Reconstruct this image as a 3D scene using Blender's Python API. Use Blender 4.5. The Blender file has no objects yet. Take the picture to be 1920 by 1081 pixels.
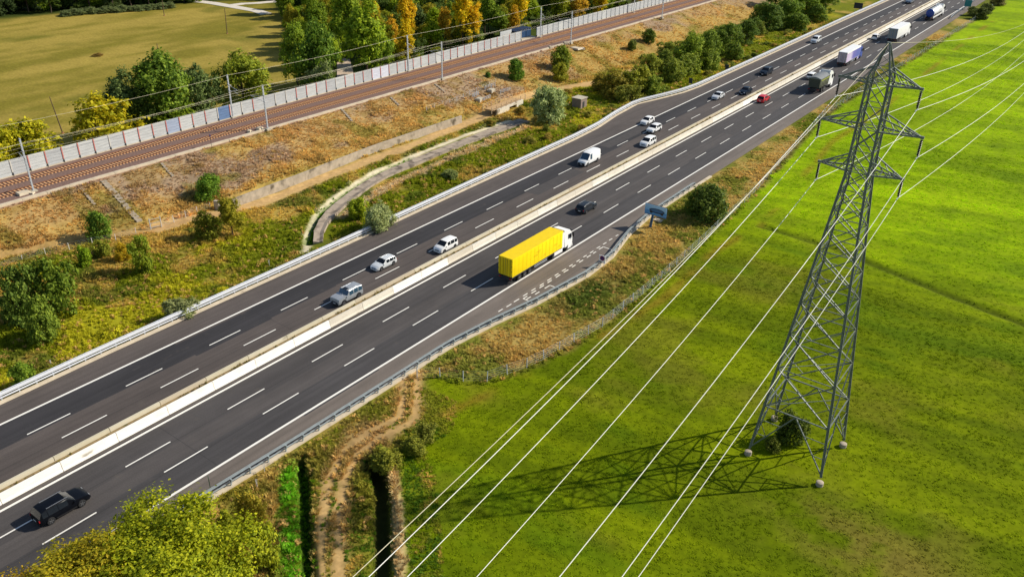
import bpy, bmesh, math, random
import numpy as np
from mathutils import Vector, Matrix
random.seed(7); RNG = np.random.default_rng(7)
scene = bpy.context.scene
COL = scene.collection
R = math.radians

# ---------------------------------------------------------------- camera
CAM_H = 56.667
FPX, PITCH, ROLL, YAW = 1551.08, R(28.1536), R(1.28126), R(35.8795)
def cam_axes():
    cp, sp = math.cos(PITCH), math.sin(PITCH)
    f = Vector((0, cp, -sp)); r = Vector((1, 0, 0)); u = r.cross(f)
    rz = Matrix.Rotation(YAW, 3, 'Z'); f, r, u = rz @ f, rz @ r, rz @ u
    c, s = math.cos(ROLL), math.sin(ROLL)
    return c*r + s*u, -s*r + c*u, f
CR, CU, CF = cam_axes()
cam_data = bpy.data.cameras.new('camera'); cam = bpy.data.objects.new('camera', cam_data); COL.objects.link(cam)
cam_data.sensor_width = 36; cam_data.lens = FPX/1920*36; cam_data.clip_start = 1; cam_data.clip_end = 6000
m = Matrix.Identity(4)
for i in range(3):
    m[i][0], m[i][1], m[i][2] = CR[i], CU[i], -CF[i]
m[2][3] = CAM_H
cam.matrix_world = m
scene.camera = cam
scene.render.resolution_x, scene.render.resolution_y = 1024, 576

# ---------------------------------------------------------------- world, sun, exposure
SUN_AZ, SUN_EL = math.atan2(.774, .633), R(35)
S = Vector((math.cos(SUN_EL)*math.cos(SUN_AZ), math.cos(SUN_EL)*math.sin(SUN_AZ), math.sin(SUN_EL)))
world = bpy.data.worlds.new('World'); scene.world = world; world.use_nodes = True
wn = world.node_tree; bg = wn.nodes['Background']
sky = wn.nodes.new('ShaderNodeTexSky'); sky.sky_type = 'NISHITA'; sky.sun_disc = False
sky.sun_elevation = SUN_EL; sky.sun_rotation = math.pi/2 - SUN_AZ; sky.altitude = 100; sky.dust_density = .6
wn.links.new(sky.outputs['Color'], bg.inputs['Color']); bg.inputs['Strength'].default_value = 0.085
sun_data = bpy.data.lights.new('sun', 'SUN'); sun_data.energy = 4.4; sun_data.angle = R(.55); sun_data.color = (1, .93, .80)
sun = bpy.data.objects.new('sun', sun_data); COL.objects.link(sun)
sun.rotation_euler = S.to_track_quat('Z', 'Y').to_euler(); sun.location = S*300
vs = scene.view_settings; vs.view_transform = 'Standard'; vs.look = 'None'; vs.exposure = 0.45; vs.gamma = 1
vs.use_curve_mapping = False
scene.cycles.max_bounces = 6; scene.cycles.diffuse_bounces = 3; scene.cycles.transparent_max_bounces = 6
scene.cycles.use_denoising = True

# ---------------------------------------------------------------- photograph pixel -> place on the ground
def ray(px, py):
    return CF + CR*((px-960)/FPX) - CU*((py-540.5)/FPX)
def g(px, py, z=0.0):
    d = ray(px, py); t = (z-CAM_H)/d.z
    return Vector((d.x*t, d.y*t, z))
def proj(p):
    v = Vector(p) - Vector((0, 0, CAM_H)); d = v.dot(CF)
    return 960+FPX*v.dot(CR)/d, 540.5-FPX*v.dot(CU)/d, d

# ---------------------------------------------------------------- noise and terrain
def _h(ix, iy, s):
    n = (ix.astype(np.int64)*374761393 + iy.astype(np.int64)*668265263 + s*974711) & 0x7fffffff
    n = ((n ^ (n >> 13))*1274126177) & 0x7fffffff
    return ((n ^ (n >> 16)) & 0xffff)/65535.0
def vnoise(x, y, s=0):
    x = np.asarray(x, float); y = np.asarray(y, float)
    ix, iy = np.floor(x), np.floor(y); fx, fy = x-ix, y-iy
    fx = fx*fx*(3-2*fx); fy = fy*fy*(3-2*fy)
    a, b, c, d = _h(ix, iy, s), _h(ix+1, iy, s), _h(ix, iy+1, s), _h(ix+1, iy+1, s)
    return (a*(1-fx)+b*fx)*(1-fy) + (c*(1-fx)+d*fx)*fy
def fbm(x, y, s=0, o=4):
    t = 0; amp = 1; tot = 0
    for k in range(o):
        t = t + amp*vnoise(np.asarray(x)*2**k + 17.3*k, np.asarray(y)*2**k - 9.1*k, s+k*31); tot += amp; amp *= .55
    return t/tot
def sst(a, b, v):
    t = np.clip((np.asarray(v, float)-a)/(b-a), 0, 1); return t*t*(3-2*t)
EL_Y = [-300, 20, 40, 80, 116, 150, 161, 172, 184, 194, 202, 210, 260, 340, 600]
EL_X = [-90.6, -90.6, -91.1, -91.4, -92.0, -92.3, -92.9, -94.6, -95.6, -93.2, -91.6, -91.0, -91.2, -91.8, -92.2]
ER_Y = [-300, 30, 45, 68, 76, 84, 96, 104, 113, 122, 142, 600]
ER_X = [-59.6, -59.6, -59.2, -59.1, -58.2, -56.9, -55.8, -56.2, -58.3, -59.3, -59.5, -58.7]
def EL(y): return np.interp(y, EL_Y, EL_X)
def ER(y): return np.interp(y, ER_Y, ER_X)
FENCE = [(-57.6, 60.5), (-56.6, 62), (-53.5, 63.2), (-50.7, 65.1), (-48.3, 71.7), (-46.4, 84.9), (-46.6, 102.6), (-47.6, 121.6), (-49.6, 148.3), (-53.2, 180), (-55.8, 206), (-55.6, 240), (-54.4, 300), (-53.0, 380), (-53, 420)]
def FX(y):
    ys = [p[1] for p in FENCE]; xs = [p[0] for p in FENCE]
    return np.interp(y, [-300, 30, 50] + ys + [600], [-30, -38, -50] + xs + [-52])
def XT(y): return np.interp(y, [-100, 45, 55, 65, 78, 96, 147, 160, 200, 240, 600], [-131, -129.5, -127, -122.3, -121.8, -121.5, -122.2, -122.5, -121.5, -121, -121])
def dline(x, y, pts):
    best = np.full(np.shape(x), 1e9)
    for (ax, ay), (bx, by) in zip(pts[:-1], pts[1:]):
        dx, dy = bx-ax, by-ay; t = np.clip(((x-ax)*dx+(y-ay)*dy)/(dx*dx+dy*dy), 0, 1)
        best = np.minimum(best, np.hypot(x-ax-t*dx, y-ay-t*dy))
    return best
P2 = lambda L, z=0: [tuple(g(a, b, z)[:2]) for a, b in L]
DITCH_A = P2([(566, 862), (568, 900), (572, 1000), (577, 1085), (582, 1250)], -.3)
GREEN_A = P2([(540, 878), (543, 950), (545, 1085), (548, 1250)], -.3)
DITCH_B = P2([(700, 872), (714, 900), (716, 980), (716, 1085), (716, 1250)], -.3)
STONE_B = P2([(737, 872), (744, 940), (748, 1010), (752, 1085), (760, 1250)], -.3)
TRACK_R = P2([(770, 705), (768, 745), (764, 782), (700, 815), (660, 845), (630, 900), (620, 980), (616, 1085), (612, 1250)], -.3)
TRACK_L = P2([(300, 425), (400, 400), (490, 377), (600, 333), (760, 276), (900, 219), (960, 190), (1010, 174), (1080, 160), (1140, 150), (1230, 118), (1330, 75), (1420, 45)], -.3)
TOE_L = P2([(0, 480), (60, 470), (130, 450), (270, 432), (400, 400)], -.3)
CHAN = P2([(596, 452), (598, 430), (612, 405), (640, 380), (680, 350), (720, 328), (780, 302), (860, 270), (920, 246), (990, 222)], -.4)
CHAN_W = P2([(574, 470), (576, 435), (590, 402), (622, 370), (660, 345), (700, 322), (800, 281), (880, 249), (960, 222)], -.3)
GREEN_L = P2([(580, 450), (590, 425), (605, 395), (650, 360), (700, 330), (770, 298)], -.5)
BANK = P2([(640, 402), (668, 385), (705, 358), (745, 338), (800, 314), (870, 284), (930, 258), (985, 236)], -.4)
CULV = tuple(g(985, 218, -.4)[:2])
FIELD_LINE = P2([(1425, 422), (1470, 436), (1560, 462), (1700, 520), (1920, 607), (2100, 680)], -.3)
FIELD_EDGE = P2([(770, 800), (900, 745), (1080, 660), (1250, 555), (1340, 470), (1425, 422), (1490, 350), (1560, 265), (1640, 215), (1720, 150), (1800, 85), (1860, 40)], -.3)
def hgt(x, y):
    x = np.asarray(x, float); y = np.asarray(y, float)
    el, er, xt = EL(y), ER(y), XT(y)
    n = fbm(x/9, y/9, 3) - .5; n2 = fbm(x/2.2, y/2.2, 5, 3) - .5
    dr = x-er
    zr = -.12 - .25*sst(0, 5, dr) + .35*n*sst(2, 12, dr) + .12*n2*sst(1, 3, dr)
    dl = el-x
    zl = -.12 - .7*sst(.3, 5, dl) + .35*sst(10, 26, dl) + (.5*n+.18*n2)*sst(1.2, 5, dl)
    wall = sst(79, 82, y)*(1-sst(146, 149, y))
    t = np.clip((xt-x)/(xt+137.6), 0, 1)
    emb = (-.4 + .9*wall)*(1-t) + 4.25*t + .35*n2*t*(1-t)*4 + .5*n*t*(1-t)*4
    zl = np.where(x < xt, emb, zl)
    zb = 4.25 - 4.25*sst(0, 8, -150.6-x) + .3*n*sst(6, 20, -150-x)
    zl = np.where(x < -137.6, 4.25, zl); zl = np.where(x < -150.6, zb, zl)
    z = np.where(x > er, zr, np.where(x < el, zl, -.35))
    z = z - 1.2*np.exp(-(dline(x, y, DITCH_A)/.66)**3) - 1.35*np.exp(-(dline(x, y, DITCH_B)/.85)**4) + .25*np.exp(-(dline(x, y, STONE_B)/.6)**2)
    z = z - 1.0*np.exp(-((np.hypot(x-CULV[0], y-CULV[1]))/3.6)**4)
    z = z - .55*np.exp(-(dline(x, y, GREEN_L)/1.1)**4) - .35*np.exp(-(dline(x, y, FIELD_LINE)/.7)**2)
    return z
def hz(x, y): return float(hgt(np.array([x]), np.array([y]))[0])
def gt(px, py):
    z = 0.0
    for _ in range(6):
        p = g(px, py, z); z = .5*z + .5*hz(p.x, p.y)
    p = g(px, py, z); p.z = hz(p.x, p.y); return p

# colours: values read off the sunlit photograph, brought back to surface colour
def lin(c):
    c = np.asarray(c, float)/255; return np.where(c <= .04045, c/12.92, ((c+.055)/1.055)**2.4)
KA = .80
def alb(r, gg, b): return lin((r, gg, b))*KA
def mixc(a, b, t): t = np.clip(t, 0, 1)[..., None]; return a*(1-t) + b*t
def ground_color(x, y):
    x = np.asarray(x, float); y = np.asarray(y, float)
    n0 = fbm(x/38, y/38, 11); n1 = fbm(x/11, y/11, 12); n2 = fbm(x/3.1, y/3.1, 13); n3 = fbm(x/1.1, y/1.1, 14, 3)
    st = fbm(x/30+y/90, y/2.6-x/14, 15); st2 = fbm(x/60+y/120, y/7-x/30, 16)
    # crop field
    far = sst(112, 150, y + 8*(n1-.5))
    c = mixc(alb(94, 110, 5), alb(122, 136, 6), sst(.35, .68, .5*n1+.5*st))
    c = mixc(c, mixc(alb(130, 158, 3), alb(154, 182, 3), sst(.35, .65, .6*st+.4*st2)), far)  # far crop lighter: another plot, with backlit brightness put into the colour
    c = mixc(c, alb(82, 104, 10), .42*sst(.52, .72, n1*.3+n0*.7))
    c = mixc(c, alb(78, 110, 10), .4*sst(.57, .72, fbm(x/16, y/7, 29)))
    c = mixc(c, alb(126, 116, 40), .38*sst(.54, .74, fbm(x/13, y/9, 18))*(1-.8*far))
    c = mixc(c, alb(128, 112, 52), .7*np.exp(-((np.hypot(x+5, (y-66)*1.6))/9)**2)*sst(.35, .6, n2))
    c = mixc(c, alb(64, 74, 20), .75*np.exp(-(dline(x, y, FIELD_LINE)/.9)**2))
    c = mixc(c, alb(150, 120, 40), .55*np.exp(-((dline(x, y, FIELD_EDGE)+.8*(n2-.5))/.8)**2)*sst(.35, .55, n1))
    c = mixc(c, alb(88, 74, 34), .6*np.exp(-((np.hypot(x+16.4, y-76))/4)**2)*sst(.42, .6, n2))
    # verge right
    fx = FX(y)
    v = mixc(alb(168, 146, 80), alb(182, 152, 86), n2)
    v = mixc(v, alb(112, 120, 40), .9*sst(.36, .54, n1*.7+n2*.3))
    v = mixc(v, alb(66, 86, 28), .9*np.exp(-((np.hypot((x+53), (y-92)*.45))/3.2)**2))
    v = mixc(v, alb(104, 112, 30), sst(150, 190, y)*sst(.4, .55, n1))
    v = mixc(v, alb(120, 110, 30), (1-sst(38, 60, y))*sst(.35, .6, n1))
    edge = sst(-1.2, 1.2, fx-x + 2.5*(n2-.5))
    c = mixc(c, v, edge)
    c = mixc(c, alb(96, 84, 60), .7*np.exp(-((x-fx-.2)/.7)**2)*sst(.3, .5, n2)*sst(140, 160, y))
    dt = dline(x, y, TRACK_R); tr = np.exp(-((np.abs(dt-.8)+.5*(n2-.5))/.8)**2)*sst(.1, .4, n3+.1)
    c = mixc(c, alb(122, 118, 40), (1-sst(1.5, 6, dt))*(1-sst(56, 62, y)))
    c = mixc(c, alb(200, 164, 110), .95*tr)
    c = mixc(c, alb(168, 138, 92), .8*np.exp(-((np.hypot(x-float(g(690, 815).x), y-float(g(690, 815).y)))/3.2)**4)*sst(.3, .55, n2))
    c = mixc(c, alb(96, 150, 26), np.exp(-((dline(x, y, GREEN_A)+.5*(n2-.5))/1.0)**4))
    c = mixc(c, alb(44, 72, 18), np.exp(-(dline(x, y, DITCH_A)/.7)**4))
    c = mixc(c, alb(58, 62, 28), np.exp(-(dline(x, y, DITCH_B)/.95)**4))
    c = mixc(c, alb(196, 170, 122), .9*np.exp(-((dline(x, y, STONE_B)+.6*(n2-.5))/.55)**4))
    # left verge and embankment
    el, xt = EL(y), XT(y)
    d = el-x
    l = mixc(alb(128, 132, 24), alb(102, 112, 24), n2)
    l = mixc(l, alb(166, 160, 36), .8*sst(.48, .64, n1))
    l = mixc(l, alb(184, 154, 80), .8*sst(.5, .66, fbm(x/7, y/7, 21)+.10*sst(8, 26, d)-.05))
    l = mixc(l, alb(84, 98, 30), .8*sst(.56, .7, fbm(x/5, y/5, 22)))
    l = mixc(l, alb(96, 100, 44), .7*(1-sst(1.5, 4.5, d+3*(n1-.5))))
    e = mixc(alb(178, 147, 94), alb(164, 140, 112), sst(.4, .6, n1))
    e = mixc(e, alb(184, 154, 86), .9*sst(.43, .6, fbm(x/8, y/14, 23)+.24*(1-sst(0, 9, xt-x))-.05))
    e = mixc(e, alb(148, 122, 66), .6*sst(.55, .68, n2))
    e = mixc(e, alb(122, 118, 46), .6*sst(.57, .69, fbm(x/6, y/6, 24)))
    l = mixc(l, e, sst(-4, 2.5, xt-x + 5*(n1-.5)))
    l = mixc(l, alb(212, 174, 120), .95*np.exp(-((dline(x, y, TRACK_L)+.7*(n2-.5))/2.0)**4))
    l = mixc(l, alb(192, 152, 102), .6*np.exp(-((dline(x, y, TOE_L)+.8*(n2-.5))/1.3)**2))
    l = mixc(l, alb(196, 172, 136), .8*np.exp(-((dline(x, y, BANK)+1.2*(n2-.5))/1.1)**4))
    l = mixc(l, alb(236, 222, 190), .95*np.exp(-((dline(x, y, CHAN_W)+.9*(n2-.5))/.75)**4))
    l = mixc(l, alb(70, 104, 24), np.exp(-(dline(x, y, GREEN_L)/.95)**4))
    c = mixc(c, l, (x < -75)*1.0)
    # behind the noise barrier: meadow, then wood floor
    ms = fbm(x/10+y/40, y/34-x/60, 25); ms2 = fbm(x/4, y/16, 26)
    mm = mixc(alb(132, 122, 46), alb(168, 148, 70), sst(.36, .62, ms*.6+ms2*.4))
    mm = mixc(mm, alb(104, 106, 36), .7*sst(.52, .68, fbm(x/20, y/28, 27)))
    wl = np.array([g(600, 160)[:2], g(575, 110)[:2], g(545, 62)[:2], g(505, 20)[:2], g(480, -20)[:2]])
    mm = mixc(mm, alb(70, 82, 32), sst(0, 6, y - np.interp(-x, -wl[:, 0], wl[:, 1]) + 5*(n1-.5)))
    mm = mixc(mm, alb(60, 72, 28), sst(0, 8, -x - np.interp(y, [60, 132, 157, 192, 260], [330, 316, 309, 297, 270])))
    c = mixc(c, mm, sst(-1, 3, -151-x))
    c = mixc(c, alb(160, 128, 108), (x < -137)*(x > -151)*1.0)
    return c * (0.86 + .28*n3[..., None])
# ---------------------------------------------------------------- materials
MATS = {}
def srgb(r, gg, b): return tuple(alb(r, gg, b)) + (1,)
def mat(name, col=(.5, .5, .5), rough=.8, metal=0., spec=.3, var=.15, scale=6., bump=0., objcol=False, stretch=None, coat=0., trans=0., attr=None, dirt=None, world=False, island=0.):
    if name in MATS: return MATS[name]
    m = bpy.data.materials.new(name); m.use_nodes = True; nt = m.node_tree; N = nt.nodes; L = nt.links
    b = N['Principled BSDF']; b.inputs['Roughness'].default_value = rough; b.inputs['Metallic'].default_value = metal
    b.inputs['Specular IOR Level'].default_value = spec; b.inputs['Coat Weight'].default_value = coat; b.inputs['Coat Roughness'].default_value = .08
    tc = N.new('ShaderNodeTexCoord'); geo = N.new('ShaderNodeNewGeometry')
    src = geo.outputs['Position'] if world else tc.outputs['Object']
    mp = N.new('ShaderNodeMapping'); L.new(src, mp.inputs['Vector'])
    if stretch: mp.inputs['Scale'].default_value = stretch
    ns = N.new('ShaderNodeTexNoise'); ns.inputs['Scale'].default_value = scale; ns.inputs['Detail'].default_value = 5; ns.inputs['Roughness'].default_value = .62
    L.new(mp.outputs['Vector'], ns.inputs['Vector'])
    if attr:
        a = N.new('ShaderNodeAttribute'); a.attribute_name = attr[0]; a.attribute_type = attr[1]; base = a.outputs['Color']
    elif objcol:
        a = N.new('ShaderNodeObjectInfo'); base = a.outputs['Color']
    else:
        a = N.new('ShaderNodeRGB'); a.outputs[0].default_value = tuple(col[:3]) + (1,); base = a.outputs[0]
    mr = N.new('ShaderNodeMapRange'); mr.inputs['From Min'].default_value = .25; mr.inputs['From Max'].default_value = .75
    mr.inputs['To Min'].default_value = 1-var; mr.inputs['To Max'].default_value = 1+var
    L.new(ns.outputs['Fac'], mr.inputs['Value'])
    mx = N.new('ShaderNodeVectorMath'); mx.operation = 'SCALE'; L.new(base, mx.inputs[0]); L.new(mr.outputs['Result'], mx.inputs['Scale'])
    outc = mx.outputs[0]
    if dirt:
        n2 = N.new('ShaderNodeTexNoise'); n2.inputs['Scale'].default_value = dirt[1]; n2.inputs['Detail'].default_value = 6; L.new(mp.outputs['Vector'], n2.inputs['Vector'])
        r2 = N.new('ShaderNodeMapRange'); r2.inputs['From Min'].default_value = dirt[2]; r2.inputs['From Max'].default_value = dirt[2]+.15; L.new(n2.outputs['Fac'], r2.inputs['Value'])
        mm = N.new('ShaderNodeMix'); mm.data_type = 'RGBA'; L.new(r2.outputs['Result'], mm.inputs[0]); L.new(outc, mm.inputs[6]); mm.inputs[7].default_value = tuple(dirt[0][:3]) + (1,); outc = mm.outputs[2]
    if island:
        hs = N.new('ShaderNodeHueSaturation'); ri = geo.outputs['Random Per Island']
        for key, a0, a1 in (('Value', 1-island, 1+island), ('Hue', .5+.045*island, .5-.045*island)):
            q = N.new('ShaderNodeMapRange'); q.inputs['To Min'].default_value = a0; q.inputs['To Max'].default_value = a1; L.new(ri, q.inputs['Value']); L.new(q.outputs['Result'], hs.inputs[key])
        L.new(outc, hs.inputs['Color']); outc = hs.outputs['Color']
    L.new(outc, b.inputs['Base Color'])
    if bump:
        bp = N.new('ShaderNodeBump'); bp.inputs['Strength'].default_value = bump; bp.inputs['Distance'].default_value = .05; L.new(ns.outputs['Fac'], bp.inputs['Height']); L.new(bp.outputs['Normal'], b.inputs['Normal'])
    if trans:
        tr = N.new('ShaderNodeBsdfTranslucent'); L.new(outc, tr.inputs['Color']); ms = N.new('ShaderNodeMixShader'); ms.inputs[0].default_value = trans
        L.new(b.outputs[0], ms.inputs[1]); L.new(tr.outputs[0], ms.inputs[2]); L.new(ms.outputs[0], N['Material Output'].inputs['Surface'])
    MATS[name] = m; return m

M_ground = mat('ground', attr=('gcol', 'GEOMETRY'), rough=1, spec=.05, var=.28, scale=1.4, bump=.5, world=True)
M_tuft = mat('grass_blades', attr=('tint', 'INSTANCER'), rough=.9, spec=.1, var=.15, scale=.6, trans=.45, world=True, island=.2)
M_leaf = mat('leaves', objcol=True, rough=.7, spec=.2, var=.25, scale=.7, trans=.42, world=True, island=.45)
M_bark = mat('bark', srgb(92, 78, 62), rough=.95, var=.3, scale=5, bump=.5)
M_conc = mat('concrete', srgb(196, 186, 166), rough=.9, var=.16, scale=1.3, bump=.15, dirt=(alb(120, 110, 92), .9, .60))
M_conc_obj = mat('barrier_concrete', objcol=True, rough=.85, var=.10, scale=1.2, bump=.12, dirt=(alb(150, 140, 116), 1.1, .66), stretch=(1, .4, 1), world=True)
M_oldconc = mat('weathered_concrete', srgb(182, 168, 148), rough=.95, var=.28, scale=.9, bump=.3, dirt=(alb(104, 94, 78), .5, .56))
M_paint = mat('road_paint', srgb(250, 246, 236), rough=.7, var=.06, scale=2, dirt=(alb(150, 146, 138), 3.5, .68), world=True)
M_galv = mat('galvanised_steel', srgb(196, 202, 210), rough=.45, metal=.25, spec=.5, var=.12, scale=3)
M_galv_dark = mat('weathered_steel', srgb(172, 182, 186), rough=.5, metal=.3, spec=.5, var=.2, scale=2)
M_rail_white = mat('pale_guardrail_steel', srgb(236, 238, 244), rough=.45, metal=.1, spec=.5, var=.06, scale=3)
M_pylon = mat('pylon_steel', srgb(124, 131, 126), rough=.55, metal=.15, spec=.5, var=.25, scale=1.5)
M_cable = mat('aluminium_cable', srgb(255, 252, 240), rough=.5, metal=0, spec=.5, var=.04, scale=2)
M_wire = mat('thin_wire', srgb(225, 215, 180), rough=.5, spec=.5, var=.04, scale=2)
M_darksteel = mat('dark_steel', srgb(70, 72, 74), rough=.6, metal=.2, var=.15, scale=4)
M_ballast = mat('ballast', srgb(128, 102, 92), rough=1, var=.4, scale=3.2, bump=1.0, world=True)
M_sleeper = mat('concrete_sleeper', srgb(226, 176, 126), rough=.9, var=.15, scale=1)
M_railsteel = mat('rusty_rail', srgb(132, 88, 66), rough=.6, metal=.2, var=.2, scale=2)
M_trough = mat('cable_trough_concrete', srgb(214, 198, 172), rough=.9, var=.18, scale=.7, dirt=(alb(150, 130, 104), .6, .62))
M_panel = mat('noise_panel', objcol=True, rough=.75, spec=.2, var=.18, scale=1.2, stretch=(1, .5, 3), world=True)
M_redpost = mat('red_post', srgb(206, 128, 118), rough=.8, var=.25, scale=2)
M_whitepost = mat('pale_post', srgb(216, 210, 200), rough=.8, var=.15, scale=2)
M_wood = mat('weathered_timber', srgb(118, 98, 74), rough=.95, var=.25, scale=4)
M_tyre = mat('tyre_rubber', (.02, .02, .022, 1), rough=.85, var=.2, scale=8)
M_rim = mat('alloy_rim', (.42, .43, .45, 1), rough=.35, metal=.7, var=.1, scale=5)
M_glass = mat('car_glass', (.010, .014, .020, 1), rough=.08, spec=.3, var=.1, scale=2)
M_glass_blue = mat('tinted_windscreen', (.03, .07, .11, 1), rough=.06, spec=.9, var=.1, scale=2)
M_black = mat('black_trim', (.015, .015, .017, 1), rough=.6, var=.1, scale=3)
M_chassis = mat('chassis_grey', (.05, .05, .052, 1), rough=.7, var=.2, scale=3)
M_lamp = mat('headlamp_glass', (.72, .75, .78, 1), rough=.12, spec=.8, var=.05, scale=6)
M_red = mat('tail_lamp', (.32, .012, .012, 1), rough=.25, spec=.6, var=.1, scale=6)
M_plate = mat('number_plate', (.7, .7, .68, 1), rough=.5, var=.03, scale=6)
def paint(name, c, metal=0., rough=.32): return mat('paint_'+name, c, rough=rough, metal=metal, spec=.35, var=.03, scale=1.5, coat=.15)
P_white = paint('white', (.80, .80, .79)); P_silver = paint('silver', (.42, .44, .46), .45, .38); P_black = mat('paint_black', (.004, .005, .008), rough=.35, spec=.12, var=.03)
P_navy = mat('paint_dark_blue', (.012, .02, .034), rough=.35, spec=.2, var=.03); P_grey = mat('paint_dark_grey', (.02, .026, .036), rough=.35, spec=.2, var=.03); P_red = paint('red', (.55, .02, .03))
P_offw = paint('pale_silver', (.66, .68, .69), .2); P_blue = paint('blue', (.03, .07, .32)); P_bluegrey = paint('blue_grey', (.25, .29, .34), .4)

# asphalt: lanes laid at different times, tyre tracks along them
def make_asphalt():
    m = bpy.data.materials.new('asphalt'); m.use_nodes = True; nt = m.node_tree; N = nt.nodes; L = nt.links
    b = N['Principled BSDF']; b.inputs['Roughness'].default_value = .82; b.inputs['Specular IOR Level'].default_value = .3
    geo = N.new('ShaderNodeNewGeometry'); sp = N.new('ShaderNodeSeparateXYZ'); L.new(geo.outputs['Position'], sp.inputs[0])
    # jagged edge of resurfaced strips
    mp = N.new('ShaderNodeMapping'); mp.inputs['Scale'].default_value = (.0, .085, 0); L.new(geo.outputs['Position'], mp.inputs['Vector'])
    w = N.new('ShaderNodeTexWhiteNoise'); w.noise_dimensions = '1D'
    fl = N.new('ShaderNodeMath'); fl.operation = 'FLOOR'; s1 = N.new('ShaderNodeMath'); s1.operation = 'MULTIPLY'; s1.inputs[1].default_value = .085
    L.new(sp.outputs['Y'], s1.inputs[0]); L.new(s1.outputs[0], fl.inputs[0]); L.new(fl.outputs[0], w.inputs['W'])
    jit = N.new('ShaderNodeMath'); jit.operation = 'MULTIPLY_ADD'; jit.inputs[1].default_value = .5; jit.inputs[2].default_value = -.25; L.new(w.outputs['Value'], jit.inputs[0])
    xx = N.new('ShaderNodeMath'); xx.operation = 'ADD'; L.new(sp.outputs['X'], xx.inputs[0]); L.new(jit.outputs[0], xx.inputs[1])
    mr = N.new('ShaderNodeMapRange'); mr.inputs['From Min'].default_value = -100; mr.inputs['From Max'].default_value = -50; L.new(xx.outputs[0], mr.inputs['Value'])
    cr = N.new('ShaderNodeValToRGB'); cr.color_ramp.interpolation = 'CONSTANT'; E = cr.color_ramp.elements
    bands = [(-100, (92, 84, 80)), (-86.9, (58, 56, 58)), (-82.6, (89, 81, 77)), (-76.3, (94, 87, 82)), (-73.7, (78, 74, 73)), (-69.2, (85, 80, 78)), (-66.6, (75, 72, 72)), (-62.5, (118, 108, 100))]
    while len(E) > 1: E.remove(E[-1])
    for i, (x, c) in enumerate(bands):
        e = E[0] if i == 0 else E.new((x+100)/50); e.position = (x+100)/50; e.color = tuple(alb(*c)) + (1,)
    L.new(mr.outputs['Result'], cr.inputs['Fac'])
    def noise(scale, vec, det=5):
        mm = N.new('ShaderNodeMapping'); mm.inputs['Scale'].default_value = vec; L.new(geo.outputs['Position'], mm.inputs['Vector'])
        n = N.new('ShaderNodeTexNoise'); n.inputs['Scale'].default_value = scale; n.inputs['Detail'].default_value = det; L.new(mm.outputs[0], n.inputs['Vector']); return n.outputs['Fac']
    def rng(v, a, c):
        r = N.new('ShaderNodeMapRange'); r.inputs['From Min'].default_value = .3; r.inputs['From Max'].default_value = .7; r.inputs['To Min'].default_value = a; r.inputs['To Max'].default_value = c; L.new(v, r.inputs['Value']); return r.outputs['Result']
    def mul(a, c):
        q = N.new('ShaderNodeMath'); q.operation = 'MULTIPLY'; L.new(a, q.inputs[0]); L.new(c, q.inputs[1]); return q.outputs[0]
    f = mul(mul(rng(noise(1, (1.6, .02, 1)), .84, 1.16), rng(noise(1, (.25, .06, 1)), .86, 1.14)), rng(noise(7, (1, 1, 1), 3), .88, 1.12))
    f = mul(f, rng(noise(1, (.7, .35, 1), 2), .94, 1.06))
    vm = N.new('ShaderNodeVectorMath'); vm.operation = 'SCALE'; L.new(cr.outputs['Color'], vm.inputs[0]); L.new(f, vm.inputs['Scale'])
    n2 = noise(.5, (1, 1, 1)); r2 = N.new('ShaderNodeMapRange'); r2.inputs['From Min'].default_value = .62; r2.inputs['From Max'].default_value = .75; L.new(n2, r2.inputs['Value'])
    r2.inputs['To Max'].default_value = .35
    mm = N.new('ShaderNodeMix'); mm.data_type = 'RGBA'; L.new(r2.outputs['Result'], mm.inputs[0]); L.new(vm.outputs[0], mm.inputs[6]); mm.inputs[7].default_value = tuple(alb(100, 92, 84)) + (1,)
    L.new(mm.outputs[2], b.inputs['Base Color'])
    bp = N.new('ShaderNodeBump'); bp.inputs['Strength'].default_value = .25; bp.inputs['Distance'].default_value = .02; L.new(noise(30, (1, 1, 1), 2), bp.inputs['Height']); L.new(bp.outputs[0], b.inputs['Normal'])
    return m
M_asphalt = make_asphalt()

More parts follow.
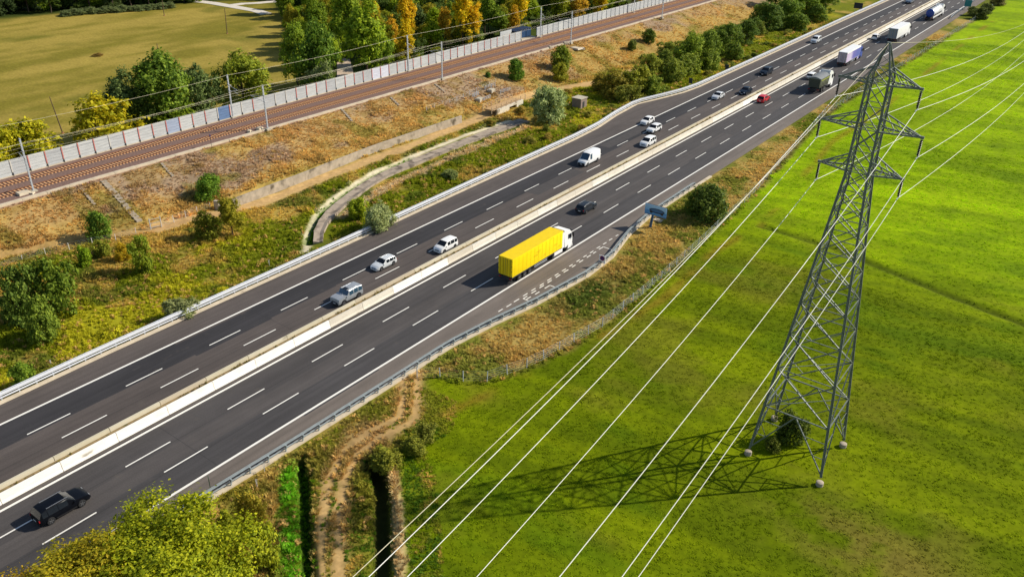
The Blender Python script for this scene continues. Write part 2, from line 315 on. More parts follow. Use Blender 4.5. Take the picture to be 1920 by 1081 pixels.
# ---------------------------------------------------------------- mesh helpers
class MB:
    def __init__(s): s.v = []; s.f = []; s.mi = []
    def add(s, vs, fs, mi=0):
        o = len(s.v); s.v += [tuple(p) for p in vs]; s.f += [tuple(i+o for i in f) for f in fs]; s.mi += [mi]*len(fs); return s
    def box(s, c, d, rz=0, mi=0, top=None):
        cx, cy, cz = c; a, b, h = d[0]/2, d[1]/2, d[2]/2; t = top or (1, 1)
        P = [(-a, -b, -h), (a, -b, -h), (a, b, -h), (-a, b, -h), (-a*t[0], -b*t[1], h), (a*t[0], -b*t[1], h), (a*t[0], b*t[1], h), (-a*t[0], b*t[1], h)]
        co, si = math.cos(rz), math.sin(rz)
        return s.add([(cx+x*co-y*si, cy+x*si+y*co, cz+z) for x, y, z in P], [(0, 3, 2, 1), (4, 5, 6, 7), (0, 1, 5, 4), (1, 2, 6, 5), (2, 3, 7, 6), (3, 0, 4, 7)], mi)
    def beam(s, a, b, w, h=None, w2=None, up=(0, 0, 1)):
        a, b = Vector(a), Vector(b); h = h or w; k = (w2/w) if w2 else 1
        t = (b-a).normalized(); u = Vector(up)
        if abs(t.dot(u)) > .98: u = Vector((1, 0, 0))
        r = t.cross(u).normalized(); n = r.cross(t)
        P = []
        for p, q in ((a, 1), (b, k)):
            for x, y in ((-1, -1), (1, -1), (1, 1), (-1, 1)): P.append(p + r*(x*w/2*q) + n*(y*h/2*q))
        return s.add(P, [(0, 1, 2, 3), (7, 6, 5, 4), (0, 4, 5, 1), (1, 5, 6, 2), (2, 6, 7, 3), (3, 7, 4, 0)])
    def tube(s, pts, rad, n=6, cap=True):
        pts = [Vector(p) for p in pts]; rr = rad if isinstance(rad, (list, tuple)) else [rad]*len(pts); rings = []
        for i, p in enumerate(pts):
            t = (pts[min(i+1, len(pts)-1)] - pts[max(i-1, 0)]).normalized()
            u = Vector((0, 0, 1)) if abs(t.z) < .95 else Vector((1, 0, 0)); r = t.cross(u).normalized(); q = r.cross(t)
            rings += [p + (r*math.cos(2*math.pi*k/n) + q*math.sin(2*math.pi*k/n))*rr[i] for k in range(n)]
        F = [(i*n+k, i*n+(k+1) % n, (i+1)*n+(k+1) % n, (i+1)*n+k) for i in range(len(pts)-1) for k in range(n)]
        if cap: F += [tuple(range(n))[::-1], tuple((len(pts)-1)*n+k for k in range(n))]
        return s.add(rings, F)
    def lathe(s, prof, c=(0, 0, 0), n=14, axis='Z', mi=0):
        V = []
        for r, h in prof:
            for k in range(n):
                a = 2*math.pi*k/n; x, y = r*math.cos(a), r*math.sin(a)
                V.append((c[0]+x, c[1]+y, c[2]+h) if axis == 'Z' else ((c[0]+h, c[1]+x, c[2]+y) if axis == 'X' else (c[0]+x, c[1]+h, c[2]+y)))
        F = [(i*n+k, i*n+(k+1) % n, (i+1)*n+(k+1) % n, (i+1)*n+k) for i in range(len(prof)-1) for k in range(n)]
        F += [tuple(range(n))[::-1], tuple((len(prof)-1)*n+k for k in range(n))]
        return s.add(V, F, mi)
    def sweep(s, path, prof, closed=True):
        """profile (offset to the right of travel, height) carried along a ground path"""
        path = [Vector(p) for p in path]; n = len(prof); V = []
        for i, p in enumerate(path):
            t = path[min(i+1, len(path)-1)] - path[max(i-1, 0)]; t.z = 0; t.normalize(); r = Vector((t.y, -t.x, 0))
            V += [p + r*a + Vector((0, 0, b)) for a, b in prof]
        K = n if closed else n-1
        F = [(i*n+k, (i+1)*n+k, (i+1)*n+(k+1) % n, i*n+(k+1) % n) for i in range(len(path)-1) for k in range(K)]
        if closed: F += [tuple(range(n)), tuple((len(path)-1)*n+k for k in range(n))[::-1]]
        return s.add(V, F)
    def mesh(s, name, org=(0, 0, 0), smooth=None):
        me = bpy.data.meshes.new(name); o = Vector(org)
        me.from_pydata([tuple(Vector(p)-o) for p in s.v], [], s.f); me.update()
        if any(s.mi): me.polygons.foreach_set('material_index', s.mi)
        bm = bmesh.new(); bm.from_mesh(me); bmesh.ops.recalc_face_normals(bm, faces=bm.faces); bm.to_mesh(me); bm.free()
        if smooth: me.shade_smooth(); me.set_sharp_from_angle(angle=R(smooth))
        return me
    def build(s, name, m, parent=None, org=None, smooth=None):
        """parent given: vertices are in scene coordinates unless org says they are local (org=(0,0,0))"""
        if org is None: org = parent_org(parent) if parent else (0, 0, 0)
        me = s.mesh(name, org, smooth)
        for q in (m if isinstance(m, (list, tuple)) else [m]): me.materials.append(q)
        return link(name, me, parent)
def parent_org(p):
    o = Vector((0, 0, 0))
    while p is not None: o += p.location; p = p.parent
    return o
def link(name, data, parent=None, loc=None):
    o = bpy.data.objects.new(name, data); COL.objects.link(o)
    if parent: o.parent = parent
    if loc is not None: o.location = loc
    return o
def tag(o, label, cat, group=None):
    o['label'] = label; o['category'] = cat
    if group: o['group'] = group
    return o
def thing(name, loc, label, cat, group=None, rz=0):
    o = link(name, None, None, loc); o.empty_display_size = .2; o.rotation_euler = (0, 0, rz); return tag(o, label, cat, group)
def struct(o): o['kind'] = 'structure'; return o
def stuff(o): o['kind'] = 'stuff'; return o
def path_pts(pts, step, off=0):
    """even points along a polyline of (x, y)"""
    P = np.array(pts, float); d = np.r_[0, np.cumsum(np.hypot(*np.diff(P, axis=0).T))]
    s = np.arange(off, d[-1], step); return np.c_[np.interp(s, d, P[:, 0]), np.interp(s, d, P[:, 1])]
# ================================================================ SETTING
# ---- terrain: one sheet to the horizon
def axis(segs):
    out = []
    for a, b, s in segs: out += list(np.arange(a, b, s))
    return np.array(out + [segs[-1][1]])
ax = axis([(-4000, -1000, 600), (-1000, -360, 80), (-360, -166, 2.2), (-166, -122, .75), (-122, -98, .4), (-98, -90, .75), (-90, -60, 3), (-60, -36, .32), (-36, 6, .8), (6, 80, 3), (80, 400, 40), (400, 4000, 600)])
ay = axis([(-2000, -200, 300), (-200, 10, 21), (10, 24, .6), (24, 62, .32), (62, 130, .5), (130, 210, .75), (210, 330, 1.4), (330, 480, 3), (480, 1000, 60), (1000, 5000, 800)])
GX, GY = np.meshgrid(ax, ay); GZ = hgt(GX.ravel(), GY.ravel())
nx, ny = len(ax), len(ay)
ii = (np.arange(ny-1)[:, None]*nx + np.arange(nx-1)[None]).ravel()
quads = np.c_[ii, ii+1, ii+1+nx, ii+nx]
me = bpy.data.meshes.new('ground')
me.vertices.add(nx*ny); me.vertices.foreach_set('co', np.c_[GX.ravel(), GY.ravel(), GZ].astype(np.float32).ravel())
me.loops.add(quads.size); me.loops.foreach_set('vertex_index', quads.ravel().astype(np.int32))
me.polygons.add(len(quads)); me.polygons.foreach_set('loop_start', (np.arange(len(quads))*4).astype(np.int32))
me.update(calc_edges=True); me.validate()
ca = me.attributes.new('gcol', 'FLOAT_COLOR', 'POINT')
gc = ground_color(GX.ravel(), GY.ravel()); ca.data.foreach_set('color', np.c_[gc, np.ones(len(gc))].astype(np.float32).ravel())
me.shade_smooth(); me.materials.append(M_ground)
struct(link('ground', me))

# ---- motorway surface
ys = np.concatenate([np.arange(-60, 60, 10), np.arange(60, 230, 2), np.arange(230, 620, 10)])
mb = MB()
for k, y in enumerate(ys): mb.v += [(float(EL(y)), float(y), 0), (-75.1, float(y), 0), (float(ER(y)), float(y), 0), (float(EL(y))-.05, float(y), -.35), (float(ER(y))+.05, float(y), -.35)]
for k in range(len(ys)-1):
    a = 5*k; mb.f += [(a, a+1, a+6, a+5), (a+1, a+2, a+7, a+6), (a, a+5, a+8, a+3), (a+2, a+4, a+9, a+7)]; mb.mi += [0]*4
road = struct(mb.build('road', M_asphalt))

# ---- painted lines, each a sheet 4 mm over the asphalt
def sheet(x0, x1, y0, y1, z=.004): return MB().add([(x0, y0, z), (x1, y0, z), (x1, y1, z), (x0, y1, z)], [(0, 1, 2, 3)])
for x in (-87.0, -73.45, -62.65, -76.45):
    sheet(x-.15, x+.15, -60, 600).build('edge_line', M_paint, road)
def dashes(x, y0, per, ln, y1=470):
    dm = sheet(-.085, .085, 0, ln).mesh('lane_dash'); dm.materials.append(M_paint); y = y0
    while y < y1: link('lane_dash', dm, road, (x, y, 0)); y += per
dashes(-83.03, 26.69-11.42, 11.42, 4.75); dashes(-79.6, 29.0-12.1, 11.75, 5.1)
dashes(-70.0, 30.16-12.4, 12.4, 5.15); dashes(-66.2, 32.08-12.35, 12.35, 5.15)
# lay-by markings
lay0 = [(800, 640), (845, 608), (880, 590), (915, 572), (945, 556), (975, 540), (1010, 520), (1040, 503), (1070, 487), (1100, 470), (1125, 455), (1150, 440)]
def pline(a, b, w=.13):
    a, b = g(*a), g(*b); t = (b-a).normalized(); n = Vector((t.y, -t.x, 0))*w/2; z = Vector((0, 0, .004))
    return MB().add([a-n+z, a+n+z, b+n+z, b-n+z], [(0, 1, 2, 3)])
zz = lambda a, b: (900+a/4.8, 360+b/4.8)
D1 = [((165, 1075), (205, 1050)), ((238, 1032), (283, 1006)), ((305, 988), (352, 960)), ((388, 935), (428, 910)), ((462, 888), (500, 865)), ((538, 842), (574, 820)), ((605, 797), (643, 774)), ((672, 752), (706, 732)), ((738, 710), (774, 690)), ((804, 668), (834, 650)), ((868, 626), (898, 608)), ((930, 584), (960, 568)), ((990, 548), (1020, 530)), ((1050, 505), (1082, 488)), ((1108, 470), (1138, 452)), ((1162, 434), (1190, 418)), ((1222, 396), (1245, 384))]
D2 = [((388, 958), (425, 935)), ((462, 910), (505, 885)), ((535, 862), (575, 838)), ((608, 815), (645, 792)), ((682, 768), (722, 742)), ((753, 722), (795, 697)), ((828, 674), (860, 655)), ((892, 632), (928, 610)), ((962, 588), (996, 566)), ((1018, 552), (1045, 535)), ((418, 963), (458, 940)), ((495, 920), (535, 896)), ((582, 866), (630, 838)), ((1070, 515), (1110, 492))]
for a, b in D1 + D2: pline(zz(*a), zz(*b), .16).build('bay_dash', M_paint, road)
for a, b in (((388, 958), (470, 990)), ((630, 838), (722, 872)), ((1110, 492), (1190, 520))): pline(zz(*a), zz(*b), .16).build('bay_line', M_paint, road)
# resurfaced patches and sealed joints
for (x0, x1, y0, ln) in ((-72.9, -70.4, 96, 14), (-82.6, -79.9, 118, 16), (-65.9, -63.0, 130, 12), (-69.6, -66.6, 176, 20), (-86.2, -83.6, 150, 18)):
    sheet(x0, x1, y0, y0+ln, .002).build('asphalt_patch', mat('asphalt_patch', alb(78, 74, 73), rough=.85, var=.2, scale=1.2, world=True), road)
for x, y0, y1 in ((-79.55, -60, 600), (-66.15, -60, 600), (-69.95, -60, 600), (-83.1, -60, 600)):
    sheet(x+.2, x+.235, y0, y1, .003).build('joint_seal', mat('joint_seal', alb(48, 47, 48), rough=.8, var=.2), road)
for i, y0 in enumerate((36, 58.5, 71, 92, 109, 126, 151, 173, 196, 228)):
    a, b_ = ((-73.2, -62.8), (-86.8, -76.6))[i % 2]; sheet(a, b_, y0, y0+.035, .003).build('joint_seal', mat('joint_seal', alb(48, 47, 48)), road)
# kerb along the left edge
kp = [(float(EL(y))+.02, float(y), 0) for y in ys if y > 10]
struct(MB().sweep(kp, [(-.55, -.3), (.12, -.3), (.12, .09), (-.55, .12)]).build('kerb', M_trough))
kp = [(float(ER(y))-.02, float(y), 0) for y in ys if 20 < y < 150]
struct(MB().sweep(kp, [(-.06, -.3), (.5, -.3), (.5, .07), (-.06, .05)]).build('kerb', M_trough))

# ---- median: two rows of concrete barrier, debris and weeds between
med = thing('median_barrier', (-75.2, 20, 0), 'long double row of pale concrete barriers dividing the two carriageways', 'barrier')
prof = [(-.33, 0), (.33, 0), (.33, .08), (.20, .32), (.12, 1.02), (-.12, 1.02), (-.20, .32), (-.33, .08)]
near = MB().sweep([(0, .03, 0), (0, 5.97, 0)], prof).mesh('barrier_segment'); near.materials.append(M_conc_obj)
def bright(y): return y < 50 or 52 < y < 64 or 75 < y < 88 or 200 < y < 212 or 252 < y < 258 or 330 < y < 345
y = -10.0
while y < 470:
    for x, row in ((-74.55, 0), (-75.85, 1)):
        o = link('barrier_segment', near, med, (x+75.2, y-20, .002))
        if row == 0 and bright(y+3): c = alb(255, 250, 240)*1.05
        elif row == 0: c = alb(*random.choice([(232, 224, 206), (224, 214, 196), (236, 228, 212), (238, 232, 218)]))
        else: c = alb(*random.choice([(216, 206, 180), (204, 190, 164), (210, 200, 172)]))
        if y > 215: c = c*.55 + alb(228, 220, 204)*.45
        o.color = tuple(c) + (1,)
    y += 6
MB().box((-75.2, 225, .32), (.8, 500, .64)).build('soil_fill', mat('median_soil', srgb(150, 128, 90), var=.4, scale=2, bump=.6, dirt=(alb(96, 92, 50), 1.2, .56), world=True), med)

# ---- guard rails
WB = [(0, .44), (.05, .46), (.05, .52), (.0, .57), (-.01, .62), (.0, .64), (.05, .69), (.05, .75), (0, .78), (-.04, .78), (-.04, .44)]
def guard(name, label, pts, side, step, dz, m_beam, m_post, rails, ph, sect=4, posts_to=1e9):
    root = thing(name, (pts[0][0], pts[0][1], 0), label, 'guard rail')
    P = path_pts(pts, step)
    pm = MB().box((0, 0, ph/2-.2), (.10, .14, ph+.4)).mesh('post'); pm.materials.append(m_post)
    bmesh_ = MB().box((side*-.12, 0, ph-.22), (.22, .12, .34)).mesh('spacer'); bmesh_.materials.append(m_post)
    for i, (x, y) in enumerate(P):
        a, b = P[max(i-1, 0)], P[min(i+1, len(P)-1)]; rz = math.atan2(b[1]-a[1], b[0]-a[0]) - math.pi/2
        o = link('post', pm, root, (x-pts[0][0], y-pts[0][1], dz)); o.rotation_euler.z = rz
        s_ = link('spacer', bmesh_, o)
    Q = path_pts(pts, step*sect/4)
    for i in range(0, len(Q)-1, 4):
        seg = Q[i:i+5]
        if len(seg) < 2: continue
        w = [(float(x), float(y), dz) for x, y in seg]
        for prof in rails: MB().sweep(w, prof).build('beam', m_beam, root, smooth=40)
    return root
wl = lambda off, up=0, k=1: [(off+side_*a*1, b*k+up) for a, b in WB]
side_ = 1
lp = [(float(EL(y))-.5, float(y)) for y in np.concatenate([np.arange(14, 60, 6), np.arange(60, 214, 3), np.arange(214, 440, 8)])]
guard('guard_rail', 'pale steel guard rail with broad double beam along the far left road edge', lp, 1, 2.0, .1, M_rail_white, M_galv,
      [[(.16, .66), (.24, .70), (.24, .98), (.16, 1.02), (.10, 1.02), (.10, .66)], [(.16, .34), (.22, .36), (.22, .46), (.16, .48), (.1, .48), (.1, .34)], [(-.05, 1.04), (.06, 1.04), (.06, 1.08), (-.05, 1.08)]], 1.02, 8)
rp = [(float(ER(y))+.25, float(y)) for y in np.concatenate([np.arange(26, 62, 6), np.arange(62, 144, 2)])]
guard('guard_rail', 'weathered steel guard rail with outer posts curving round the lay-by', rp, -1, 2.25, 0, M_galv_dark, M_galv_dark,
      [[(-.30, .62), (-.24, .62), (-.24, .94), (-.30, .94), (-.35, .86), (-.30, .80), (-.35, .70)], [(-.06, .90), (.06, .90), (.06, .98), (-.06, .98)], [(-.20, .30), (-.12, .30), (-.12, .42), (-.20, .42)]], .95, 4)
rp = [tuple(g(a, b)[:2]) for a, b in ((1783, 36), (1789, 30), (1806, 18), (1825, 4), (1850, -12))]
guard('guard_rail', 'short far steel guard rail beside the teal sign at the field corner', rp, -1, 2.4, 0, M_galv, M_galv_dark,
      [[(-.30, .55), (-.24, .55), (-.24, .9), (-.30, .9)]], .9, 4)

# ================================================================ RAILWAY on its embankment
ZR = 4.5
RY0, RY1 = 18, 380
struct(MB().add([(-149.9, RY0, 4.28), (-149.2, RY0, ZR-.06), (-138.9, RY0, ZR-.06), (-138.2, RY0, 4.28), (-149.9, RY1, 4.28), (-149.2, RY1, ZR-.06), (-138.9, RY1, ZR-.06), (-138.2, RY1, 4.28)],
               [(0, 1, 5, 4), (1, 2, 6, 5), (2, 3, 7, 6)]).build('ballast_bed', M_ballast))
def railtrack(x, label):
    t = thing('railway_track', (x, RY0, ZR), label, 'railway track')
    for s in (-1, 1):
        MB().sweep([(x+s*.7525, RY0, ZR), (x+s*.7525, RY1, ZR)], [(-.075, .02), (.075, .02), (.02, .05), (.036, .12), (.036, .16), (-.036, .16), (-.036, .12), (-.02, .05)]).build('rail', M_railsteel, t)
    q = MB(); n = 0; y = RY0+.4; first = MB().box((0, 0, 0), (2.3, .25, .16)).mesh('sleeper'); first.materials.append(M_sleeper)
    ysl = np.arange(RY0+.4, RY1, .62)
    near_ = [v for v in ysl if 46 < v < 46+300*.62][:300]
    for v in near_: link('sleeper', first, t, (0, float(v)-RY0, -.04))
    for v in ysl:
        if v < near_[0] or v > near_[-1]: q.box((x, float(v), ZR-.04), (2.3, .25, .16))
    stuff(q.build('sleeper_row', M_sleeper, t))
railtrack(-141.6, 'railway track with tan sleepers nearer the motorway slope')
railtrack(-146.5, 'railway track with tan sleepers running closest to the noise barrier')
# cable trough at the embankment edge, in covers
tr = thing('cable_trough', (-137.75, RY0, 4.2), 'pale concrete cable trough edging the ballast above the dry slope', 'cable trough')
cm = MB().box((0, 2, .16), (.62, 3.96, .4)).mesh('trough_unit'); cm.materials.append(M_trough)
y = RY0
while y < 340: link('trough_unit', cm, tr, (random.uniform(-.04, .04), y-RY0, random.uniform(-.02, .02))); y += 4

# noise barrier: posts every 3 m, slatted panels between
def panel_mesh(w, hh):
    b = MB(); n = 5; s = hh/n
    for k in range(n): b.box((0, w/2, k*s+s/2), (.12, w, s-.045)); 
    b.box((-.02, w/2, hh/2), (.07, w-.01, hh-.02)); me = b.mesh('panel'); me.materials.append(M_panel); return me
PH = 2.75
pan = panel_mesh(2.8, PH)
postm = {}
for k, m_ in (('red', M_redpost), ('white', M_whitepost), ('grey', M_galv_dark)):
    b = MB().box((0, 0, PH/2+.36), (.20, .18, PH-.55), mi=0).box((0, 0, .22), (.24, .22, .5), mi=1); me = b.mesh('post'); me.materials.append(m_); me.materials.append(M_darksteel); postm[k] = me
def barrier(label, x, y0, y1, grey=False, ph0=0):
    t = thing('noise_barrier', (x, y0, ZR-.1), label, 'noise barrier'); y = y0; k = 0
    MB().box((x, (y0+y1)/2, ZR-.05), (.34, y1-y0+.3, .3)).build('plinth', M_trough, t)
    while y < y1-.5:
        kind = 'grey' if grey else random.choice(['red', 'red', 'red', 'white'])
        link('post', postm[kind], t, (.05, y-y0, .1)); o = link('panel', pan, t, (0, y-y0+.1, .2))
        v = random.choice([0, 0, 0, 1, -1, 2]); cc_ = (198+v*6, 200+v*6, 200+v*5)
        if abs(y+1.5-g(414, 216, ZR).y) < 1.5: cc_ = (112, 138, 178)
        if abs(y+1.5-g(318, 240, ZR).y) < 1.5: cc_ = (172, 184, 206)
        if abs(y+1.5-g(735, 150, ZR).y) < 3: cc_ = (222, 224, 236)
        o.color = tuple(alb(*cc_)) + (1,)
        y += 3; k += 1
    link('post', postm['white'], t, (.05, y-y0, .1)); return t
barrier('long grey slatted noise barrier with red posts left of the dark blue cabin', -149.4, 34.3, 208)
barrier('pale grey noise barrier continuing right of the dark blue cabin to the top edge', -149.4, 216.5, 345, True)
# blue cabin standing in the gap, with the set-back panels
cb = thing('trackside_cabin', (-153.6, 213.0, 4.2), 'dark blue steel cabin in the gap of the noise barrier', 'cabin')
bl = mat('blue_cabin', srgb(26, 48, 78), rough=.5, var=.1, scale=1.2)
MB().box((-153.6, 213.2, 5.5), (3.0, 8.2, 2.6)).build('cabin_shell', bl, cb)
MB().box((-153.6, 213.2, 6.86), (3.2, 8.4, .12)).build('roof', bl, cb)
for yy in (210.5, 213.2, 215.9): MB().box((-152.06, yy, 5.4), (.06, 2.3, 2.2)).build('door', mat('blue_cabin_door', srgb(44, 74, 112), rough=.5, var=.08, scale=2), cb)
t = thing('noise_barrier', (-152.4, 205, ZR-.1), 'short set-back noise barrier panel left of the dark blue cabin', 'noise barrier')
for k in range(2):
    o = link('panel', pan, t, (-.9, -2+k*2.85, .2)); o.color = tuple(alb(205, 206, 206)) + (1,)
struct(MB().box((-151.4, 211.5, 4.3), (4.0, 12, .16)).build('concrete_pad', M_trough))
# catenary masts
def mast(px, py, htop, side, label):
    p = g(px, py, ZR); t = thing('catenary_mast', (p.x, p.y, ZR-.3), label, 'mast', 'catenary masts along the railway')
    MB().box((p.x, p.y, ZR-.1), (1.0, 1.0, .5)).build('foundation', M_conc, t)
    a = MB()
    for dx in (-.11, .11): a.box((p.x+dx, p.y, ZR+htop/2), (.05, .22, htop))
    n = int(htop/.6)
    for k in range(n): a.beam((p.x-.1, p.y+.08, ZR+k*.6), (p.x+.1, p.y+.08, ZR+k*.6+.55), .04); a.beam((p.x+.1, p.y-.08, ZR+k*.6), (p.x-.1, p.y-.08, ZR+k*.6+.55), .04)
    a.build('mast_column', M_galv, t)
    ex = p.x + side*(-4.1 if side > 0 else -2.0) if False else (-141.6 if p.x > -143 else -146.5)
    c = MB(); c.tube([(p.x, p.y, ZR+6.9), (ex, p.y, ZR+6.2)], .045).tube([(p.x, p.y, ZR+5.6), (ex+.3*(1 if p.x > -143 else -1), p.y, ZR+6.15)], .045).tube([((p.x+ex)/2, p.y, ZR+6.0), (ex, p.y, ZR+5.35)], .035)
    c.build('cantilever', M_galv, t)
    for z in (6.88, 5.65):
        s = 1 if ex > p.x else -1
        MB().lathe([(.05, 0), (.11, .05), (.05, .1), (.11, .18), (.05, .25), (.11, .33), (.05, .4), (.11, .48), (.04, .6)], (p.x+s*.25, p.y, ZR+z), 8, 'X').build('insulator', mat('porcelain', srgb(232, 230, 224), rough=.3, var=.05), t)
    MB().box((p.x, p.y, ZR+htop+.06), (.35, .2, .12)).build('cap', M_galv, t); return p
desc = ['leftmost', 'second from left', 'third from left', 'fourth from left', 'fifth from left']
nearp = [mast(a, b, 8.9, 1, f'steel catenary mast on the slope side of the tracks, {d}') for (a, b), d in zip([(63, 358), (502, 242), (829, 147), (1070, 80), (1241, 33)], desc)]
farp = [mast(a, b, 8.9, -1, f'steel catenary mast against the noise barrier, {d}') for (a, b), d in zip([(437, 220), (766, 133), (1013, 70), (1188, 24)], desc)]
def wire(name, pts, sag, rad, m_, label, cat, group=None):
    P = []
    for a, b in zip(pts[:-1], pts[1:]):
        for k in range(9): u = k/9; q = Vector(a)*(1-u) + Vector(b)*u; q.z -= 4*sag*u*(1-u); P.append(q)
    P.append(Vector(pts[-1])); root = MB().tube(P, rad, 5); me = root.mesh(name, P[0], 60); me.materials.append(m_)
    o = link(name, me, None, P[0]); return tag(o, label, cat, group)
for lst, x, w in ((nearp, -141.6, 'slope-side'), (farp, -146.5, 'barrier-side')):
    yy = [lst[0].y-50] + [p.y for p in lst] + [lst[-1].y+60]; mx = lst[1].x
    wire('feeder_wire', [(mx, y, ZR+8.95) for y in yy], .5, .02, M_wire, f'thin feeder wire strung along the tops of the {w} masts', 'wire')
    wire('catenary_wire', [(x, y, ZR+6.25) for y in yy], .8, .011, M_wire, f'upper catenary wire over the {w} railway track', 'wire')
    wire('contact_wire', [(x, y, ZR+5.3) for y in yy], .02, .011, M_wire, f'lower contact wire over the {w} railway track', 'wire')
# small trackside signal post and rubble by the masts
p = g(397, 275, ZR); t = thing('signal_post', (p.x, p.y, ZR-.2), 'small trackside post with blue plate beside the cable trough', 'post')
MB().tube([(p.x, p.y, ZR-.3), (p.x, p.y, ZR+2.4)], .04).build('pole', M_darksteel, t); MB().box((p.x, p.y-.05, ZR+2.2), (.35, .05, .4)).build('plate', mat('sign_blue', srgb(60, 70, 150), rough=.5), t)
for i, (a, b, lab) in enumerate([(45, 366, 'pale broken concrete slab by the leftmost mast foot'), (487, 245, 'tan concrete block at the foot of the second mast'), (468, 250, 'small pale concrete lump on the trough left of the second mast'), (1060, 83, 'white concrete block at the fourth mast foot'), (1032, 91, 'pale flat concrete block left of the fourth mast'), (1080, 92, 'broad pale concrete slab below the fourth mast')]):
    p = gt(a, b); q = MB(); s = [1.6, 1.1, .7, 1.2, .9, 2.6][i]
    q.box((p.x, p.y, p.z+.25), (s, s*1.3, .7 if i != 5 else .4), .3*i, top=(.8, .85)).box((p.x+s*.5, p.y+s*.6, p.z+.12), (s*.6, s*.5, .5), .5+i, top=(.7, .8))
    o = q.build('concrete_block', M_trough, None, (p.x, p.y, p.z)); o.location = p; tag(o, lab, 'concrete block')
# ================================================================ PYLON
PX, PY = -16.42, 75.7
zb_ = hz(PX, PY)
py = thing('electricity_pylon', (PX, PY, zb_), 'tall grey steel lattice electricity pylon with six arms standing in the green field', 'pylon')
def hw(z): return float(np.interp(z, [0, 31, 40, 42.75], [3.86, .98, .86, .07]))
def corner(k, z): sx, sy = ((-1, -1), (1, -1), (1, 1), (-1, 1))[k]; return Vector((PX+sx*hw(z), PY+sy*hw(z), z))
def angle_iron(mb, a, b, w, out):
    """an L section"""
    a, b = Vector(a), Vector(b); t = (b-a).normalized(); o = Vector(out); o -= t*o.dot(t); o.normalize(); s = t.cross(o); th = w*.18
    for d1, d2 in ((o, s), (s, o)):
        P = []
        for p in (a, b):
            P += [p, p+d1*w, p+d1*w+d2*th, p+d2*th]
        mb.add(P, [(0, 1, 2, 3), (7, 6, 5, 4), (0, 4, 5, 1), (1, 5, 6, 2), (2, 6, 7, 3), (3, 7, 4, 0)])
    return mb
for k in range(4):
    sx, sy = ((-1, -1), (1, -1), (1, 1), (-1, 1))[k]; b = MB(); Z = [.5, 10, 20, 31, 40, 42.75]
    for a, c in zip(Z[:-1], Z[1:]):
        w = np.interp(a, [0, 31, 42], [.26, .20, .13]); pa, pc = corner(k, a), corner(k, c)
        b.beam(pa, pc, w*.32, w, up=(-sx, 0, .01)); b.beam(pa, pc, w, w*.32, up=(-sx, 0, .01))
    leg = b.build('leg', M_pylon, py)
    f = corner(k, 0); zf = hz(f.x, f.y)
    MB().lathe([(.38, 0), (.38, .52), (.31, .57)], (f.x, f.y, zf-.1), 16).build('footing', M_oldconc, py, smooth=40)
def brace(a, b, w=.09):
    return MB().beam(a, b, w*.85).build('brace', M_pylon, py)
LV = [.7, 6.0, 10.6, 14.6, 18.1, 21.1, 23.7, 26.0, 28.0, 29.8, 31.55, 33.5, 35.46, 37.5, 39.45, 40.7]
for i, (z0, z1) in enumerate(zip(LV[:-1], LV[1:])):
    w = np.interp(z0, [0, 20, 31, 42], [.13, .11, .10, .08]); zm = (z0+z1)/2
    for k in range(4):
        a0, b0, a1, b1 = corner(k, z0), corner((k+1) % 4, z0), corner(k, z1), corner((k+1) % 4, z1)
        if i == 0:      # open K panel at the foot
            mid = (a1+b1)/2; brace(a0, mid, w); brace(b0, mid, w); brace(a1, b1, w)
            for q in (.35, .68):
                for p0, p1 in ((a0, a1), (b0, b1)):
                    pl = p0.lerp(p1, q); pd = p0.lerp(mid, q); brace(pl, pd, .07)
                brace(a0.lerp(a1, .68), a0.lerp(mid, .35), .06); brace(b0.lerp(b1, .68), b0.lerp(mid, .35), .06)
        else:
            brace(a0, b1, w); brace(b0, a1, w)
            brace(a1, b1, w*.75)
            if i < 5:
                x = (a0+b1+b0+a1)/4
                for p0, p1, q in ((a0, a1, .5), (b0, b1, .5)): brace(p0.lerp(p1, q), x.lerp(p0.lerp(p1, q), .48) if False else (p0.lerp(x, .5)), .06)
    if i in (0, 1, 9, 11, 13): brace(corner(0, z1), corner(2, z1), .07); brace(corner(1, z1), corner(3, z1), .07)
for z0, z1 in ((40.7, 41.6), (41.6, 42.3)):
    for k in range(4): brace(corner(k, z0), corner((k+1) % 4, z1), .05)
MB().box((PX, PY, 42.72), (.3, .3, .16)).build('peak_plate', M_pylon, py)
CAB = {}
